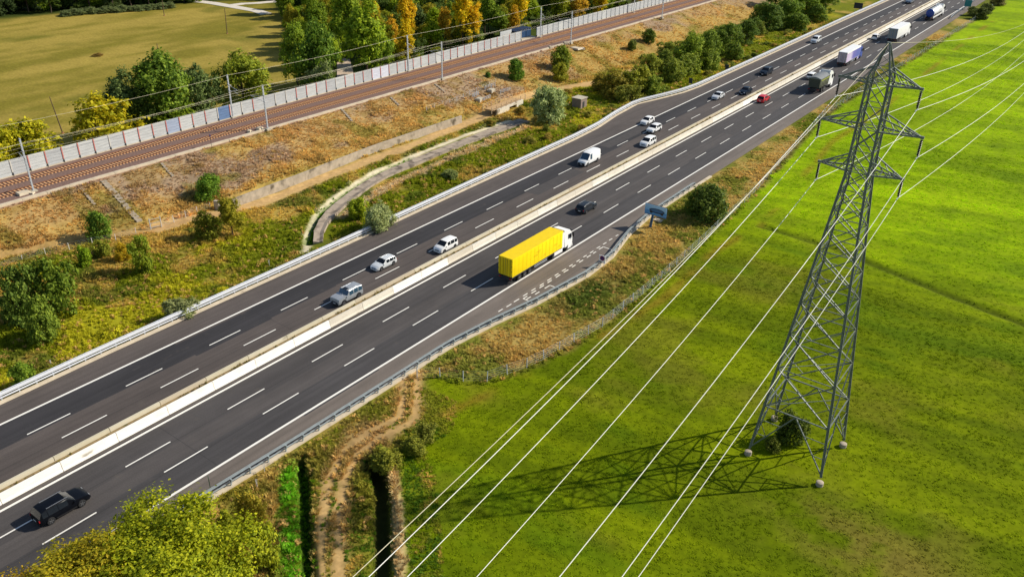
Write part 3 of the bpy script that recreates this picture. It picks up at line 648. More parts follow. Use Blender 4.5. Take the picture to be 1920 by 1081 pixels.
for z, reach, rise, nm in ((39.43, 3.37, 1.3, 't'), (35.46, 4.35, 1.25, 'm'), (31.55, 3.65, 1.25, 'l')):
    for s in (-1, 1):
        tip = Vector((PX+s*reach, PY, z)); b = MB(); h0 = hw(z); h1 = hw(z+rise)
        lo = [Vector((PX+s*h0, PY-h0, z)), Vector((PX+s*h0, PY+h0, z))]; hi = [Vector((PX+s*h1, PY-h1, z+rise)), Vector((PX+s*h1, PY+h1, z+rise))]
        for p in lo: b.beam(p, tip, .13, .13)
        for p in hi: b.beam(p, tip, .10, .10)
        b.box(tip, (.3, .2, .22)); arm = b.build('crossarm', M_pylon, py)
        for j in range(2):
            for q0, q1 in ((.0, .28), (.28, .56), (.56, .8)):
                MB().beam(lo[j].lerp(tip, q1), hi[j].lerp(tip, q0), .06).build('brace', M_pylon, arm)
        for q0, q1 in ((0, .3), (.3, .6), (.6, .82)):
            MB().beam(lo[0].lerp(tip, q0), lo[1].lerp(tip, q1), .06).build('brace', M_pylon, arm); MB().beam(lo[1].lerp(tip, q1), lo[0].lerp(tip, q1), .06).build('brace', M_pylon, arm)
        prof = [(.02, 0), (.02, -.2)]
        for k in range(10): prof += [(.13, -.22-k*.145), (.13, -.26-k*.145), (.035, -.29-k*.145)]
        prof += [(.03, -1.72)]
        MB().lathe(prof, tip, 10).build('insulator', mat('insulator_glass', srgb(72, 66, 58), rough=.3, var=.1), py, smooth=30)
        e = tip + Vector((0, 0, -1.78)); MB().beam(e + Vector((0, -.45, 0)), e + Vector((0, .45, 0)), .07, .1).build('clamp', M_galv, py)
        CAB[nm + ('l' if s < 0 else 'r')] = e
CAB['e'] = Vector((PX, PY, 42.76))
nmx = {'e': 'thin earth wire running from the peak of the pylon', 'tl': 'power cable hung from the upper left pylon arm', 'tr': 'power cable hung from the upper right pylon arm', 'ml': 'power cable hung from the middle left pylon arm', 'mr': 'power cable hung from the middle right pylon arm', 'll': 'power cable hung from the lower left pylon arm', 'lr': 'power cable hung from the lower right pylon arm'}
DROP = {'e': 1.0, 'tl': 1.07, 'ml': 1.05, 'll': 1.05, 'tr': 1.08, 'mr': 1.0, 'lr': 1.0}
for k, e in CAB.items():
    P = []
    for s in np.arange(150, 0, -4): P.append(Vector((e.x, e.y-s, e.z-(.197*s-.00092*s*s)*DROP[k])))
    az = R(-1.0)
    for s in list(np.arange(0, 60, 3)) + list(np.arange(60, 330, 9)): P.append(Vector((e.x+math.sin(az)*s, e.y+math.cos(az)*s, e.z-.158*s+.00026*s*s)))
    rr = [(.034 if k == 'e' else .05)*float(np.interp(p.y, [10, 75, 240], [.62, 1, 1.25])) for p in P]
    me = MB().tube(P, .016 if k == 'e' else .023, 6).mesh('power_cable', P[0], 60); me.materials.append(M_wire if k == 'e' else M_cable)
    tag(link('power_cable', me, None, P[0]), nmx[k], 'power cable', 'overhead power cables')

# ================================================================ signs, fences, walls
p = gt(1217, 427); y0 = p.y
t = thing('billboard', p, 'blue billboard on a leaning steel post behind the lay-by guard rail', 'billboard')
bx, bz = -56.12, 3.15
def billboard_mat():
    m = bpy.data.materials.new('billboard_print'); m.use_nodes = True; nt = m.node_tree; N = nt.nodes; L = nt.links; b = N['Principled BSDF']; b.inputs['Roughness'].default_value = .5
    tc = N.new('ShaderNodeTexCoord'); sp = N.new('ShaderNodeSeparateXYZ'); L.new(tc.outputs['Generated'], sp.inputs[0])
    cr = N.new('ShaderNodeValToRGB'); E = cr.color_ramp.elements; E[0].color = tuple(alb(70, 110, 160)) + (1,); E[1].color = tuple(alb(170, 215, 250)) + (1,); E[1].position = .8
    e = E.new(.18); e.color = tuple(alb(90, 165, 225)) + (1,); e = E.new(.42); e.color = tuple(alb(80, 150, 215)) + (1,); e = E.new(.46); e.color = tuple(alb(130, 195, 240)) + (1,); L.new(sp.outputs['Z'], cr.inputs['Fac'])
    def dist(cx, cz, sx, sz):
        a = N.new('ShaderNodeVectorMath'); a.operation = 'SUBTRACT'; L.new(tc.outputs['Generated'], a.inputs[0]); a.inputs[1].default_value = (cx, .5, cz)
        s = N.new('ShaderNodeVectorMath'); s.operation = 'MULTIPLY'; L.new(a.outputs[0], s.inputs[0]); s.inputs[1].default_value = (1/sx, 0, 1/sz)
        l = N.new('ShaderNodeVectorMath'); l.operation = 'LENGTH'; L.new(s.outputs[0], l.inputs[0]); c = N.new('ShaderNodeMath'); c.operation = 'LESS_THAN'; c.inputs[1].default_value = 1; L.new(l.outputs['Value'], c.inputs[0]); return c.outputs[0]
    col = cr.outputs['Color']
    for q, c in (((.56, .5, .36, .24), (30, 62, 96)), ((.56, .52, .28, .14), (58, 112, 160)), ((.3, .3, .07, .11), (24, 34, 50)), ((.8, .3, .07, .11), (24, 34, 50))):
        mx = N.new('ShaderNodeMix'); mx.data_type = 'RGBA'; L.new(dist(*q), mx.inputs[0]); L.new(col, mx.inputs[6]); mx.inputs[7].default_value = tuple(alb(*c)) + (1,); col = mx.outputs[2]
    L.new(col, b.inputs['Base Color']); return m
MB().box((bx, y0, bz), (4.0, .10, 1.8)).build('panel', billboard_mat(), t)
MB().box((bx, y0+.1, bz), (4.1, .1, 1.9)).build('panel_back', M_darksteel, t)
MB().tube([p + Vector((0, .3, -.2)), Vector((p.x+.35, y0+.25, 2.4))], [.24, .2], 10).build('post', mat('blue_post', srgb(60, 96, 130), rough=.5), t, smooth=50)
q = gt(1234, 414); tag(MB().box((0, 0, .12), (1.5, 1.1, .3)).box((.1, .05, .3), (.7, .6, .12)).build('concrete_plinth', M_trough), 'small pale concrete plinth beside the billboard', 'plinth').location = q
p = gt(1127, 501); p.x += .1
t = thing('parking_sign', p, 'white panel with a blue no-stopping disc behind the guard rail', 'sign')
MB().box((p.x, p.y, .72+p.z+.72), (1.12, .05, 1.22)).build('panel', mat('sign_white', (.85, .87, .95), rough=.5, var=.04), t)
for k in (-.35, .35): MB().tube([(p.x+k, p.y+.06, p.z-.2), (p.x+k, p.y+.06, p.z+1.9)], .035).build('post', M_galv, t)
MB().lathe([(.40, -.03), (.40, -.055)], (p.x, p.y, p.z+1.6), 24, 'Y').build('red_ring', mat('sign_red', srgb(196, 50, 60), rough=.5), t)
MB().lathe([(.32, -.05), (.32, -.075)], (p.x, p.y, p.z+1.6), 24, 'Y').build('blue_disc', mat('sign_deep_blue', srgb(50, 58, 130), rough=.5), t)
MB().beam((p.x-.26, p.y-.085, p.z+1.86), (p.x+.26, p.y-.085, p.z+1.34), .08, .02).build('red_bar', mat('sign_red', srgb(196, 50, 60)), t)
def backsign(px, py_, w, h, z, label, m_=None, yaw=0):
    p = gt(px, py_); t = thing('road_sign', p, label, 'sign')
    for k in (-w*.3, w*.3): MB().tube([(p.x+k, p.y, p.z-.2), (p.x+k, p.y, p.z+z+h)], .06).build('post', M_galv_dark, t)
    MB().box((p.x, p.y-.1, p.z+z+h/2), (w, .12, h)).build('panel', m_ or M_darksteel, t); return t
backsign(1607, 24, 3.4, 2.2, 1.6, 'large dark sign beside the far left road edge near the top')
backsign(1362, 137, 1.1, 1.4, 1.0, 'small dark sign on the left verge near the black cars')
backsign(1294, 162, 1.0, 1.4, .9, 'smallest dark sign on the left verge before the guard rail curve')
backsign(1812, 20, 2.6, 2.6, 1.6, 'teal sign at the far right field corner', mat('sign_teal', srgb(50, 140, 140), rough=.5))
p = gt(397, 928); t = thing('marker_sign', p, 'narrow green marker sign seen edge-on by the near guard rail', 'sign')
MB().tube([(p.x, p.y, p.z-.2), (p.x, p.y, p.z+1.0)], .035).build('post', M_galv, t); MB().box((p.x, p.y, p.z+1.6), (.55, .05, 1.4), math.atan2(.5, -.87)+.06).build('panel', mat('sign_green', srgb(44, 84, 52), rough=.5), t)
for (a, b, lab) in ((496, 886, 'thin leaning white stake in the grass beside the bright green ditch'), (482, 916, 'short white forked stake below the near guard rail'), (97, 690, 'thin white stake behind the left guard rail at the far left'), (505, 500, 'pale stake in the grass behind the left guard rail')):
    p = gt(a, b); tag(MB().tube([(0, 0, -.1), (.12, .05, 1.3)], .035).tube([(.04, 0, .5), (-.2, .1, 1.1)], .025).build('stake', M_whitepost), lab, 'stake').location = p
# wire fence along the verge
def wire_fence(pts, step, hgt_, label, m_=M_galv, name='wire_fence', nw=5, zf=None):
    P = path_pts(pts, step); o = Vector((P[0][0], P[0][1], hz(*P[0]))); t = thing(name, o, label, 'fence')
    pm = MB().box((0, 0, hgt_/2-.15), (.085, .085, hgt_+.3)).mesh('post'); pm.materials.append(m_); zs = [hz(x, y) for x, y in P]
    for (x, y), z in zip(P, zs):
        q = link('post', pm, t, (x-o.x, y-o.y, z-o.z)); q.rotation_euler = (random.uniform(-.05, .05), random.uniform(-.05, .05), 0)
    for k in range(nw):
        MB().tube([(x, y, z+hgt_*(.12+.86*k/(nw-1))) for (x, y), z in zip(P, zs)], .007, 4).build('wire', M_galv_dark, t)
wire_fence(FENCE, 2.9, 1.5, 'long wire fence on thin posts between the dry verge and the green field', nw=5)
wire_fence(P2([(0, 505), (70, 480), (150, 460), (225, 448), (283, 428)], -.3), 3.4, 1.2, 'low wire fence on pale posts left of the small grey gate', M_whitepost)
wire_fence(P2([(303, 424), (335, 412), (370, 398), (405, 388)], -.3), 2.4, 1.3, 'short wire fence between the grey gate and the concrete wall', M_whitepost)
wire_fence(P2([(800, 224), (850, 205), (895, 186), (930, 172)], -.2), 3.0, 1.2, 'sparse wire fence beside the dirt track by the railings', M_whitepost)
a, b = gt(283, 430), gt(303, 425); t = thing('small_gate', a, 'small grey steel gate in the fence at the slope foot', 'gate')
for q in (a, b): MB().beam(q + Vector((0, 0, -.2)), q + Vector((0, 0, 1.9)), .12).build('gate_post', M_galv, t)
for z in (.3, 1.0, 1.7): MB().beam(a + Vector((0, 0, z)), b + Vector((0, 0, z)), .06).build('rail', M_galv, t)
# retaining wall in cast lengths
t0 = [tuple(g(*q, .2)[:2]) for q in ((428, 386), (560, 336), (700, 281), (872, 222))]
t = thing('retaining_wall', (t0[0][0], t0[0][1], 0), 'long low weathered concrete retaining wall at the foot of the dry slope', 'wall')
W = path_pts(t0, 3.0)
for i in range(len(W)-1):
    a, b = W[i], W[i+1]; d = (b-a)*.996
    MB().sweep([(a[0], a[1], -.6), (a[0]+d[0], a[1]+d[1], -.6)], [(-.25, 0), (.18, 0), (.12, 1.75), (-.22, 1.75)]).build('wall_section', M_oldconc, t)
p = gt(408, 392); tag(MB().box((0, 0, .6), (.9, .5, 2.0), .3).build('wall_pier', M_conc), 'pale square pier at the left end of the retaining wall', 'pier').location = p
# old paved channel: sagging concrete slabs
t = thing('concrete_channel', (CHAN[0][0], CHAN[0][1], -.4), 'curved strip of old concrete channel slabs between weeds and dirt track', 'channel')
W = path_pts(CHAN, 4.0)
for i in range(len(W)-1):
    a, b = Vector((*W[i], 0)), Vector((*W[i+1], 0)); n = (b-a).normalized(); n = Vector((n.y, -n.x, 0)); wd = float(np.interp(i, [0, 3, len(W)], [1.3, 1.9, 2.6])); z = [-.12+random.uniform(-.05, .05) for _ in range(4)]
    zz_ = lambda v: hz(v.x, v.y)
    b2 = a + (b-a)*.985; m2 = .38; V = []
    for q in (a, b2):
        za = max(hz(q.x, q.y), -.7) + .12
        V += [q - n*wd*.62 + Vector((0, 0, za-.25)), q - n*wd*.58 + Vector((0, 0, za+.16)), q + n*.2 + Vector((0, 0, za+.05+random.uniform(-.03, .03))), q + n*wd*.58 + Vector((0, 0, za+.24)), q + n*wd*.60 + Vector((0, 0, za-.4))]
    MB().add(V, [(0, 1, 6, 5), (1, 2, 7, 6), (2, 3, 8, 7), (3, 4, 9, 8), (0, 5, 9, 4), (0, 4, 3, 2, 1), (5, 6, 7, 8, 9)]).build('slab', mat('old_slab', srgb(174, 158, 140), rough=.95, var=.22, scale=.8, bump=.3, dirt=(alb(112, 100, 88), .55, .50), world=True), t)
# stepped slope drains
def drain(a, b, w, label, step=.9):
    A, B = gt(*a), gt(*b); n = max(3, int((B-A).length/step)); t = thing('slope_drain', A, label, 'drain'); rz = math.atan2(B.y-A.y, B.x-A.x); me = MB().box((0, 0, 0), (step*.97, w, .36)).mesh('drain_unit'); me.materials.append(M_oldconc)
    for i in range(n):
        q = A.lerp(B, (i+.5)/n); q.z = hz(q.x, q.y)+.02; o = link('drain_unit', me, t, q-A); o.rotation_euler.z = rz
drain((192, 338), (262, 416), .95, 'broad stepped concrete drain running down the slope left of the retaining wall')
drain((150, 352), (178, 385), .45, 'narrow concrete drain on the slope left of the broad stepped drain', .7)
drain((302, 306), (325, 332), .45, 'narrow concrete drain on the slope right of the broad stepped drain', .7)
drain((732, 183), (750, 200), .5, 'narrow drain on the slope above the orange grass near the third mast', .8)
drain((815, 158), (835, 174), .5, 'narrow drain on the slope right below the third mast', .8)
drain((640, 205), (660, 228), .5, 'narrow dark drain on the slope above the middle of the retaining wall', .8)
# culvert with timber railing, and four inlet railings
p = gt(958, 206); q = gt(985, 196)
t = thing('culvert', p, 'white concrete culvert headwall with dark opening beneath the track railing', 'culvert')
M_whiteconc = mat('white_concrete', srgb(226, 216, 196), rough=.9, var=.15, scale=.8, dirt=(alb(140, 126, 100), .6, .58))
d = (q-p); d.z = 0; L_ = d.length; u = d/L_; n_ = Vector((u.y, -u.x, 0))
p.z -= .9; ctr = p - n_*.3
def along(s, h): return (ctr.x+u.x*s, ctr.y+u.y*s, p.z+h)
rz = math.atan2(u.y, u.x)
MB().box(along(-3.2, .9), (5.2, .5, 2.6), rz).build('headwall', M_whiteconc, t); MB().box(along(4.2, .9), (3.0, .5, 2.6), rz).build('headwall', M_whiteconc, t)
MB().box(along(1.05, 1.95), (3.3, .5, .5), rz).build('lintel', M_whiteconc, t)
MB().box((ctr.x-n_.x*.9+u.x*1.05, ctr.y-n_.y*.9+u.y*1.05, p.z+.7), (3.3, .2, 2.2), rz).build('opening_shade', M_darksteel, t)  # dark plate stands in for the shade inside the opening
MB().box((ctr.x-n_.x*1.9, ctr.y-n_.y*1.9, p.z+1.9), (12.5, 3.0, .3), rz).build('deck', mat('dirt_deck', srgb(196, 160, 112), var=.2, scale=1), t)
def railing(a, b, label, n=5, h=1.1, z0=0., m_=M_wood):
    t = thing('railing', a, label, 'railing')
    for i in range(n): q = a.lerp(b, i/(n-1)); MB().beam(q + Vector((0, 0, z0-.3)), q + Vector((0, 0, z0+h)), .12).build('post', m_, t)
    for z in (.4, .72, 1.04): MB().beam(a + Vector((0, 0, z0+z*h)), b + Vector((0, 0, z0+z*h)), .10, .05).build('rail', m_, t)
M_palewood = mat('pale_timber', srgb(206, 176, 140), rough=.9, var=.2, scale=3)
railing(Vector(along(-8, 2.0)), Vector(along(7, 2.0)), 'pale timber railing on the near side of the culvert deck', 8, 1.2, 0, M_palewood)
railing(Vector(along(-7, 2.0)) - n_*3.2, Vector(along(6, 2.0)) - n_*3.2, 'pale timber railing on the far side of the culvert deck', 8, 1.2, 0, M_palewood)
for a, b, lab in (((909, 169), (928, 163), 'upper left'), ((938, 176), (957, 171), 'upper right'), ((886, 184), (897, 179), 'lower left'), ((907, 191), (919, 185), 'lower right')):
    railing(gt(*a), gt(*b), f'grey metal inlet railing on the slope, {lab} of the four', 4, 1.0, 0, M_galv)
for a, lab in (((921, 172), 'pale concrete inlet box between the two upper slope railings'), ((899, 189), 'dark concrete inlet box between the two lower slope railings')):
    p = gt(*a); tag(MB().box((0, 0, .25), (1.4, 2.2, .8), .2).box((0, 0, .7), (1.0, 1.7, .1), .2).build('inlet_box', M_conc), lab, 'inlet').location = p
# small block hut in the verge
p = gt(1086, 201); t = thing('block_hut', p, 'small grey concrete block hut beside the round grey-green willow', 'hut')
MB().box(p + Vector((0, 0, 1.1)), (2.6, 2.8, 2.6)).build('wall', mat('grey_block', srgb(150, 132, 124), rough=.95, var=.25, scale=2.2, bump=.4), t); MB().box(p + Vector((0, 0, 2.48)), (2.9, 3.1, .16)).build('roof', M_conc, t)
MB().box(p + Vector((1.31, -.2, .8)), (.05, .9, 1.8)).build('door', M_darksteel, t)
# paved yard seen behind the barrier between the trees
p = g(640, 118); struct(MB().add([g(632, 150)+Vector((0, 0, .10)), g(664, 142)+Vector((0, 0, .10)), g(656, 112)+Vector((0, 0, .10)), g(632, 108)+Vector((0, 0, .10))], [(0, 1, 2, 3)]).build('path', mat('path_gravel', srgb(206, 184, 160), var=.15, scale=.8, world=True)))
pts = [g(a, b, .12) for a, b in ((360, 1), (400, 6), (440, 13), (480, 20), (500, 26))]
struct(MB().sweep([tuple(p) for p in pts], [(-2.2, -.4), (2.2, -.4), (2.2, 0), (-2.2, 0)]).build('path', mat('pale_path', srgb(226, 216, 200), var=.1, scale=.5, world=True)))
pts = [g(a, b, .12) for a, b in ((432, 10), (455, 7), (480, 6), (520, 2))]
struct(MB().sweep([tuple(p) for p in pts], [(-1.8, -.4), (1.8, -.4), (1.8, .01), (-1.8, .01)]).build('path', mat('pale_path', srgb(226, 216, 200))))
# timber poles in the meadow
for (bx_, by_), (tx, ty), lab in (((118, 250), (93, 182), 'leaning timber pole in the meadow at the far left'), ((300, 118), (294, 82), 'timber pole rising behind the big green tree'), ((426, 63), (421, 16), 'timber pole in the meadow left of the wood'), ((308, 30), (303, -6), 'timber pole at the far edge of the meadow')):
    p = g(bx_, by_); p.z = hz(p.x, p.y); dpt = (p-Vector((0, 0, CAM_H))).dot(CF); r_ = ray(tx, ty); top = Vector((0, 0, CAM_H)) + r_*(dpt/r_.dot(CF)); h = 3
    best = min((abs(proj((p.x, p.y, p.z+hh))[1]-ty), hh) for hh in np.arange(2, 14, .1))[1]
    dx = (tx-proj((p.x, p.y, p.z+best))[0])/FPX*dpt
    o = MB().tube([(0, 0, -.3), (CR.x*dx, CR.y*dx, best)], [.15, .09], 8).build('timber_pole', M_wood, smooth=50); o.location = p
    o2 = MB().lathe([(.35, -.1), (.28, .12), (.15, .2)], (0, 0, 0), 8).build('base', mat('pole_base', srgb(170, 110, 80)), o, (0, 0, 0)); tag(o, lab, 'pole')
# ================================================================ VEHICLES (built facing +Y, wheels on z = 0)
def split_mesh(me, name, groups):
    """split a mesh by material index into {index: mesh}"""
    vs = [tuple(v.co) for v in me.vertices]; out = {}
    for idx in groups:
        fs = [tuple(p.vertices) for p in me.polygons if p.material_index in groups[idx]]
        used = sorted({i for f in fs for i in f}); mp = {i: k for k, i in enumerate(used)}
        if not fs: continue
        n = bpy.data.meshes.new(name); n.from_pydata([vs[i] for i in used], [], [tuple(mp[i] for i in f) for f in fs]); n.update()
        n.polygons.foreach_set('material_index', [1 if p.material_index == 11 else 0 for p in me.polygons if p.material_index in groups[idx]]); out[idx] = n
    return out
def wheel_meshes(r, w):
    ty = MB().lathe([(r*.62, -w/2), (r*.93, -w/2), (r, -w*.34), (r, w*.34), (r*.93, w/2), (r*.62, w/2)], (0, 0, 0), 20, 'X').mesh('tyre', smooth=40); ty.materials.append(M_tyre)
    rm = MB().lathe([(r*.63, -w*.42), (r*.63, w*.46), (r*.56, w*.5), (r*.5, w*.3), (r*.16, w*.34), (r*.12, w*.46)], (0, 0, 0), 20, 'X'); 
    for k in range(5):
        a = 2*math.pi*k/5; rm.beam((w*.40, math.cos(a)*r*.1, math.sin(a)*r*.1), (w*.44, math.cos(a)*r*.57, math.sin(a)*r*.57), r*.16, w*.14)
    rm = rm.mesh('rim', smooth=30); rm.materials.append(M_rim); return ty, rm
WC = {}
def add_wheel(root, x, y, r, w):
    if (r, w) not in WC: WC[(r, w)] = wheel_meshes(r, w)
    ty, rm = WC[(r, w)]; o = link('wheel', None, root, (x, y, r)); o.empty_display_size = .1
    if x < 0: o.rotation_euler.z = math.pi
    link('tyre', ty, o); link('rim', rm, o)
def car(name, loc, rz, label, cat, P_, L=4.5, W=1.82, H=1.5, kind='hatch', scale=1., rails=False, rearblack=False, glass=None, spare=False, roofm=None):
    t = thing(name, loc, label, cat, None, rz); t.scale = (scale,)*3
    gl = glass or M_glass
    h = W/2; belt = {'hatch': .62, 'suv': .62, 'estate': .62, 'saloon': .64, 'mpv': .60, 'van': .60, 'box': .60, 'pickup': .62}[kind]*H; zb = .13*H if kind not in ('suv', 'box', 'pickup') else .19*H
    # profile along the length, rear to front: t, top z, tag of the span that starts here, width factor
    K = {
     'hatch':  [(0, .52, '', .86), (.015, .60, 'R', .92), (.09, .93, 'Q', .97), (.17, .985, 'S', .99), (.36, 1.0, 'P', 1), (.375, 1.0, 'S', 1), (.54, .985, 'W', 1), (.72, .655, '', 1), (.86, .60, '', .985), (.96, .52, '', .93), (1, .40, '', .80)],
     'suv':    [(0, .56, '', .90), (.012, .63, 'R', .94), (.075, .94, 'S', .98), (.17, .99, 'P', .99), (.185, .99, 'S', .99), (.37, 1.0, 'P', 1), (.385, 1.0, 'S', 1), (.56, .985, 'W', 1), (.71, .665, '', 1), (.88, .62, '', .985), (.97, .54, '', .93), (1, .42, '', .82)],
     'estate': [(0, .54, '', .88), (.012, .60, 'R', .93), (.075, .93, 'S', .97), (.17, .985, 'P', .99), (.185, .985, 'S', .99), (.36, 1.0, 'P', 1), (.375, 1.0, 'S', 1), (.53, .98, 'W', 1), (.69, .66, '', 1), (.86, .60, '', .98), (.96, .52, '', .92), (1, .40, '', .78)],
     'saloon': [(0, .55, '', .86), (.02, .63, '', .92), (.12, .655, 'R', .96), (.25, .96, 'S', .98), (.40, 1.0, 'P', 1), (.415, 1.0, 'S', 1), (.55, .98, 'W', 1), (.71, .655, '', 1), (.87, .60, '', .98), (.96, .52, '', .92), (1, .40, '', .78)],
     'mpv':    [(0, .58, '', .93), (.01, .62, 'R', .95), (.045, .95, 'S', .98), (.20, .99, 'P', .99), (.22, .99, 'S', 1), (.42, 1.0, 'P', 1), (.44, 1.0, 'S', 1), (.60, .965, 'W', 1), (.79, .66, '', 1), (.90, .59, '', .98), (.97, .50, '', .93), (1, .38, '', .80)],
     'van':    [(0, .60, '', .95), (.01, .95, '', .97), (.03, .99, '', .985), (.30, 1.0, '', 1), (.52, 1.0, 'P', 1), (.55, 1.0, 'S', 1), (.68, .93, 'W', 1), (.835, .50, '', 1), (.93, .45, '', .98), (.98, .38, '', .93), (1, .26, '', .84)],
     'box':    [(0, .58, '', .96), (.008, .64, 'R', .97), (.03, .96, 'S', .99), (.19, 1.0, 'P', .99), (.205, 1.0, 'S', .99), (.37, 1.0, 'P', 1), (.39, 1.0, 'S', 1), (.56, .985, 'W', 1), (.645, .68, '', 1), (.90, .655, '', .985), (.975, .62, '', .96), (1, .45, '', .92)],
     'pickup': [(0, .50, '', .94), (.01, .56, '', .96), (.34, .56, 'R', .98), (.37, .93, 'S', .98), (.46, .98, 'P', .99), (.475, .99, 'S', 1), (.60, .98, 'W', 1), (.73, .66, '', 1), (.88, .63, '', .985), (.97, .56, '', .94), (1, .42, '', .84)]}[kind]
    if kind == 'van': belt = .46*H
    st = []
    for (tt, zt, tg, wf) in K: st.append((-L/2+tt*L, zt*H, tg, wf))
    def sec(y, zt, wf):
        w = h*wf; up = max(0, zt-belt)/(H-belt); bz = min(belt, zt-.05*H); tumble = {'box': .06, 'van': .09, 'mpv': .13}.get(kind, .17)
        wt = w*(1-tumble*up) - (.015 if up == 0 else 0)
        zw = bz + (zt-bz)*.86 if up > 0 else bz+(zt-bz)*.5
        lowz = zb + (.10*H if wf < .9 else 0)
        return [(0, lowz), (w*.90, lowz), (w*.985, lowz+.09*H), (w, (lowz+bz)*.55), (w*.975, bz), (wt, zw), (wt*.93, zt-.012*H), (wt*.5, zt+.008*H), (0, zt+.012*H)]
    b = MB(); nS = len(st); nP = 9; ring = 2*nP-2
    for (y, zt, tg, wf) in st:
        s = sec(y, zt, wf); pts = s + [(-x, z) for x, z in s[-2:0:-1]]
        b.v += [(x, y, z) for x, z in pts]
    sw = 3
    for i in range(nS-1):
        tg = st[i][2]
        for k in range(ring):
            j = k if k < nP-1 else ring-1-k; mi = 0
            if tg == 'W' and j in (6, 7): mi = 1
            if tg == 'R' and j in (6, 7): mi = 2
            if tg == 'S' and j == 4: mi = 3 + (0 if k < nP-1 else 1)
            b.f.append((i*ring+k, i*ring+(k+1) % ring, (i+1)*ring+(k+1) % ring, (i+1)*ring+k)); b.mi.append(mi)
    b.f += [tuple(range(ring))[::-1], tuple((nS-1)*ring+k for k in range(ring))]; b.mi += [0, 0]
    me = b.mesh('body')
    r = .235*H if kind in ('hatch', 'estate', 'saloon') else (.225*H if kind in ('suv', 'box', 'pickup') else (.20*H if kind == 'mpv' else .155*H))
    yr, yf = -L/2+L*.195, L/2-L*(.20 if kind != 'van' else .17)
    cut = MB()
    for yy in (yr, yf):
        for s in (-1, 1): cut.lathe([(r*1.17, -.16), (r*1.17, .4)] if s > 0 else [(r*1.17, -.4), (r*1.17, .16)], (s*(h-.14), yy, r*1.02), 18, 'X', 11)
    cme = cut.mesh('cut'); 
    for q in (me, cme):
        for _ in range(12): q.materials.append(None)
    o1 = link('tmp', me); o2 = link('tmpc', cme); md = o1.modifiers.new('b', 'BOOLEAN'); md.object = o2; md.solver = 'EXACT'; md.operation = 'DIFFERENCE'
    dg = bpy.context.evaluated_depsgraph_get(); res = bpy.data.meshes.new_from_object(o1.evaluated_get(dg)); bpy.data.objects.remove(o1); bpy.data.objects.remove(o2)
    parts = split_mesh(res, name, {'body': [0, 11], 'windscreen': [1], 'rear_window': [2], 'side_r': [3], 'side_l': [4]})
    for k, mm in parts.items():
        nm = {'side_r': 'side_window', 'side_l': 'side_window'}.get(k, k)
        mm.shade_smooth(); mm.set_sharp_from_angle(angle=R(38))
        mm.materials.append(P_ if k == 'body' else gl); mm.materials.append(M_black)
        link(nm, mm, t)
    for yy in (yr, yf):
        for s in (-1, 1): add_wheel(t, s*(h-.105), yy, round(r, 3), .22)
    zf = zb + .30*(belt-zb)
    def bx(nm, c, d, m_, top=None): return MB().box(c, d, 0, 0, top).build(nm, m_, t, (0, 0, 0))
    fz = {'van': .32*H}.get(kind, .44*H); yfr = L/2
    for s in (-1, 1):
        bx('headlight', (s*h*.62, yfr-.14, fz), (h*.34, .26, .09*H), M_lamp, (.9, .6)); bx('tail_light', (s*h*.84, -yfr+.02, .52*H), (h*.16, .10, .14*H), M_red)
        bx('mirror', (s*(h+.08), L/2-L*(.325 if kind != 'van' else .24), belt+.02*H), (.2, .12, .13), P_)
    bx('grille', (0, yfr-.02, .36*H if kind != 'van' else .25*H), (h*.95, .06, .085*H), M_black); bx('bumper', (0, yfr-.03, zb+.07*H), (h*1.5, .12, .09*H), M_black if kind in ('suv', 'box', 'van') else P_)
    bx('bumper', (0, -yfr+.02, zb+.09*H), (h*1.62, .12, .10*H), M_black if kind in ('suv', 'box', 'van', 'pickup') else P_)
    bx('number_plate', (0, -yfr-.05, zb+.2*H), (.5, .02, .12), M_plate); bx('number_plate', (0, yfr+.04, zb+.09*H), (.5, .02, .12), M_plate)
    for s in (-1, 1):
        bx('sill', (s*h*.965, 0, zb+.03*H), (.08, L*.40, .05*H), M_black)
        bx('door_handle', (s*h*1.0, -.1*L+.1, belt-.07*H), (.04, .18, .03), P_)
    if rails:
        for s in (-1, 1): bx('roof_rail', (s*h*.66, -L*.10, H*1.012), (.045, L*.42, .05), M_rim)
    if spare: 
        MB().lathe([(.36, -.12), (.36, .1), (.2, .13)], (0, -yfr-.06, .56*H), 18, 'Y').build('spare_wheel', P_offw, t, (0, 0, 0))
        bx('roof_hatch', (0, L*.03, H*1.012), (W*.42, .6, .03), M_glass)
    return t
HB = math.pi   # heading towards -Y
def veh(f, r, wheelbase=None):
    a, b = g(*f), g(*r); return (a+b)/2
def at_lane(xside, yc, W, sc=1.): return Vector((xside - W*sc/2 + .05, yc, .006))
def V(front, rear): c = veh(front, rear); return c
c = V((150.3, 952), (102.3, 979)); car('black_suv', at_lane(c.x, c.y+.05, 1.95), 0, 'black SUV nearest the camera above the yellow-green tree', 'car', P_black, 4.9, 1.95, 1.72, 'suv', rails=True)
c = V((1114.6, 392.3), (1099.6, 400.6)); car('dark_suv', at_lane(c.x, c.y, 1.88), 0, 'dark grey-blue SUV ahead of the yellow truck', 'car', P_grey, 4.6, 1.88, 1.62, 'suv', rails=True)
c = V((644, 573.3), (673.9, 558.4)); car('off_roader', at_lane(c.x, c.y, 1.85), HB, 'boxy silver off-road car with spare wheel beside the median', 'car', P_silver, 4.6, 1.85, 1.9, 'box', rails=True, spare=True, glass=M_glass_blue)
c = V((715.6, 507.3), (738.4, 497)); car('estate_car', at_lane(c.x, c.y, 1.78), HB, 'silver estate car between the off-road car and the white people carrier', 'car', P_offw, 4.5, 1.78, 1.46, 'estate', .95, rails=True)
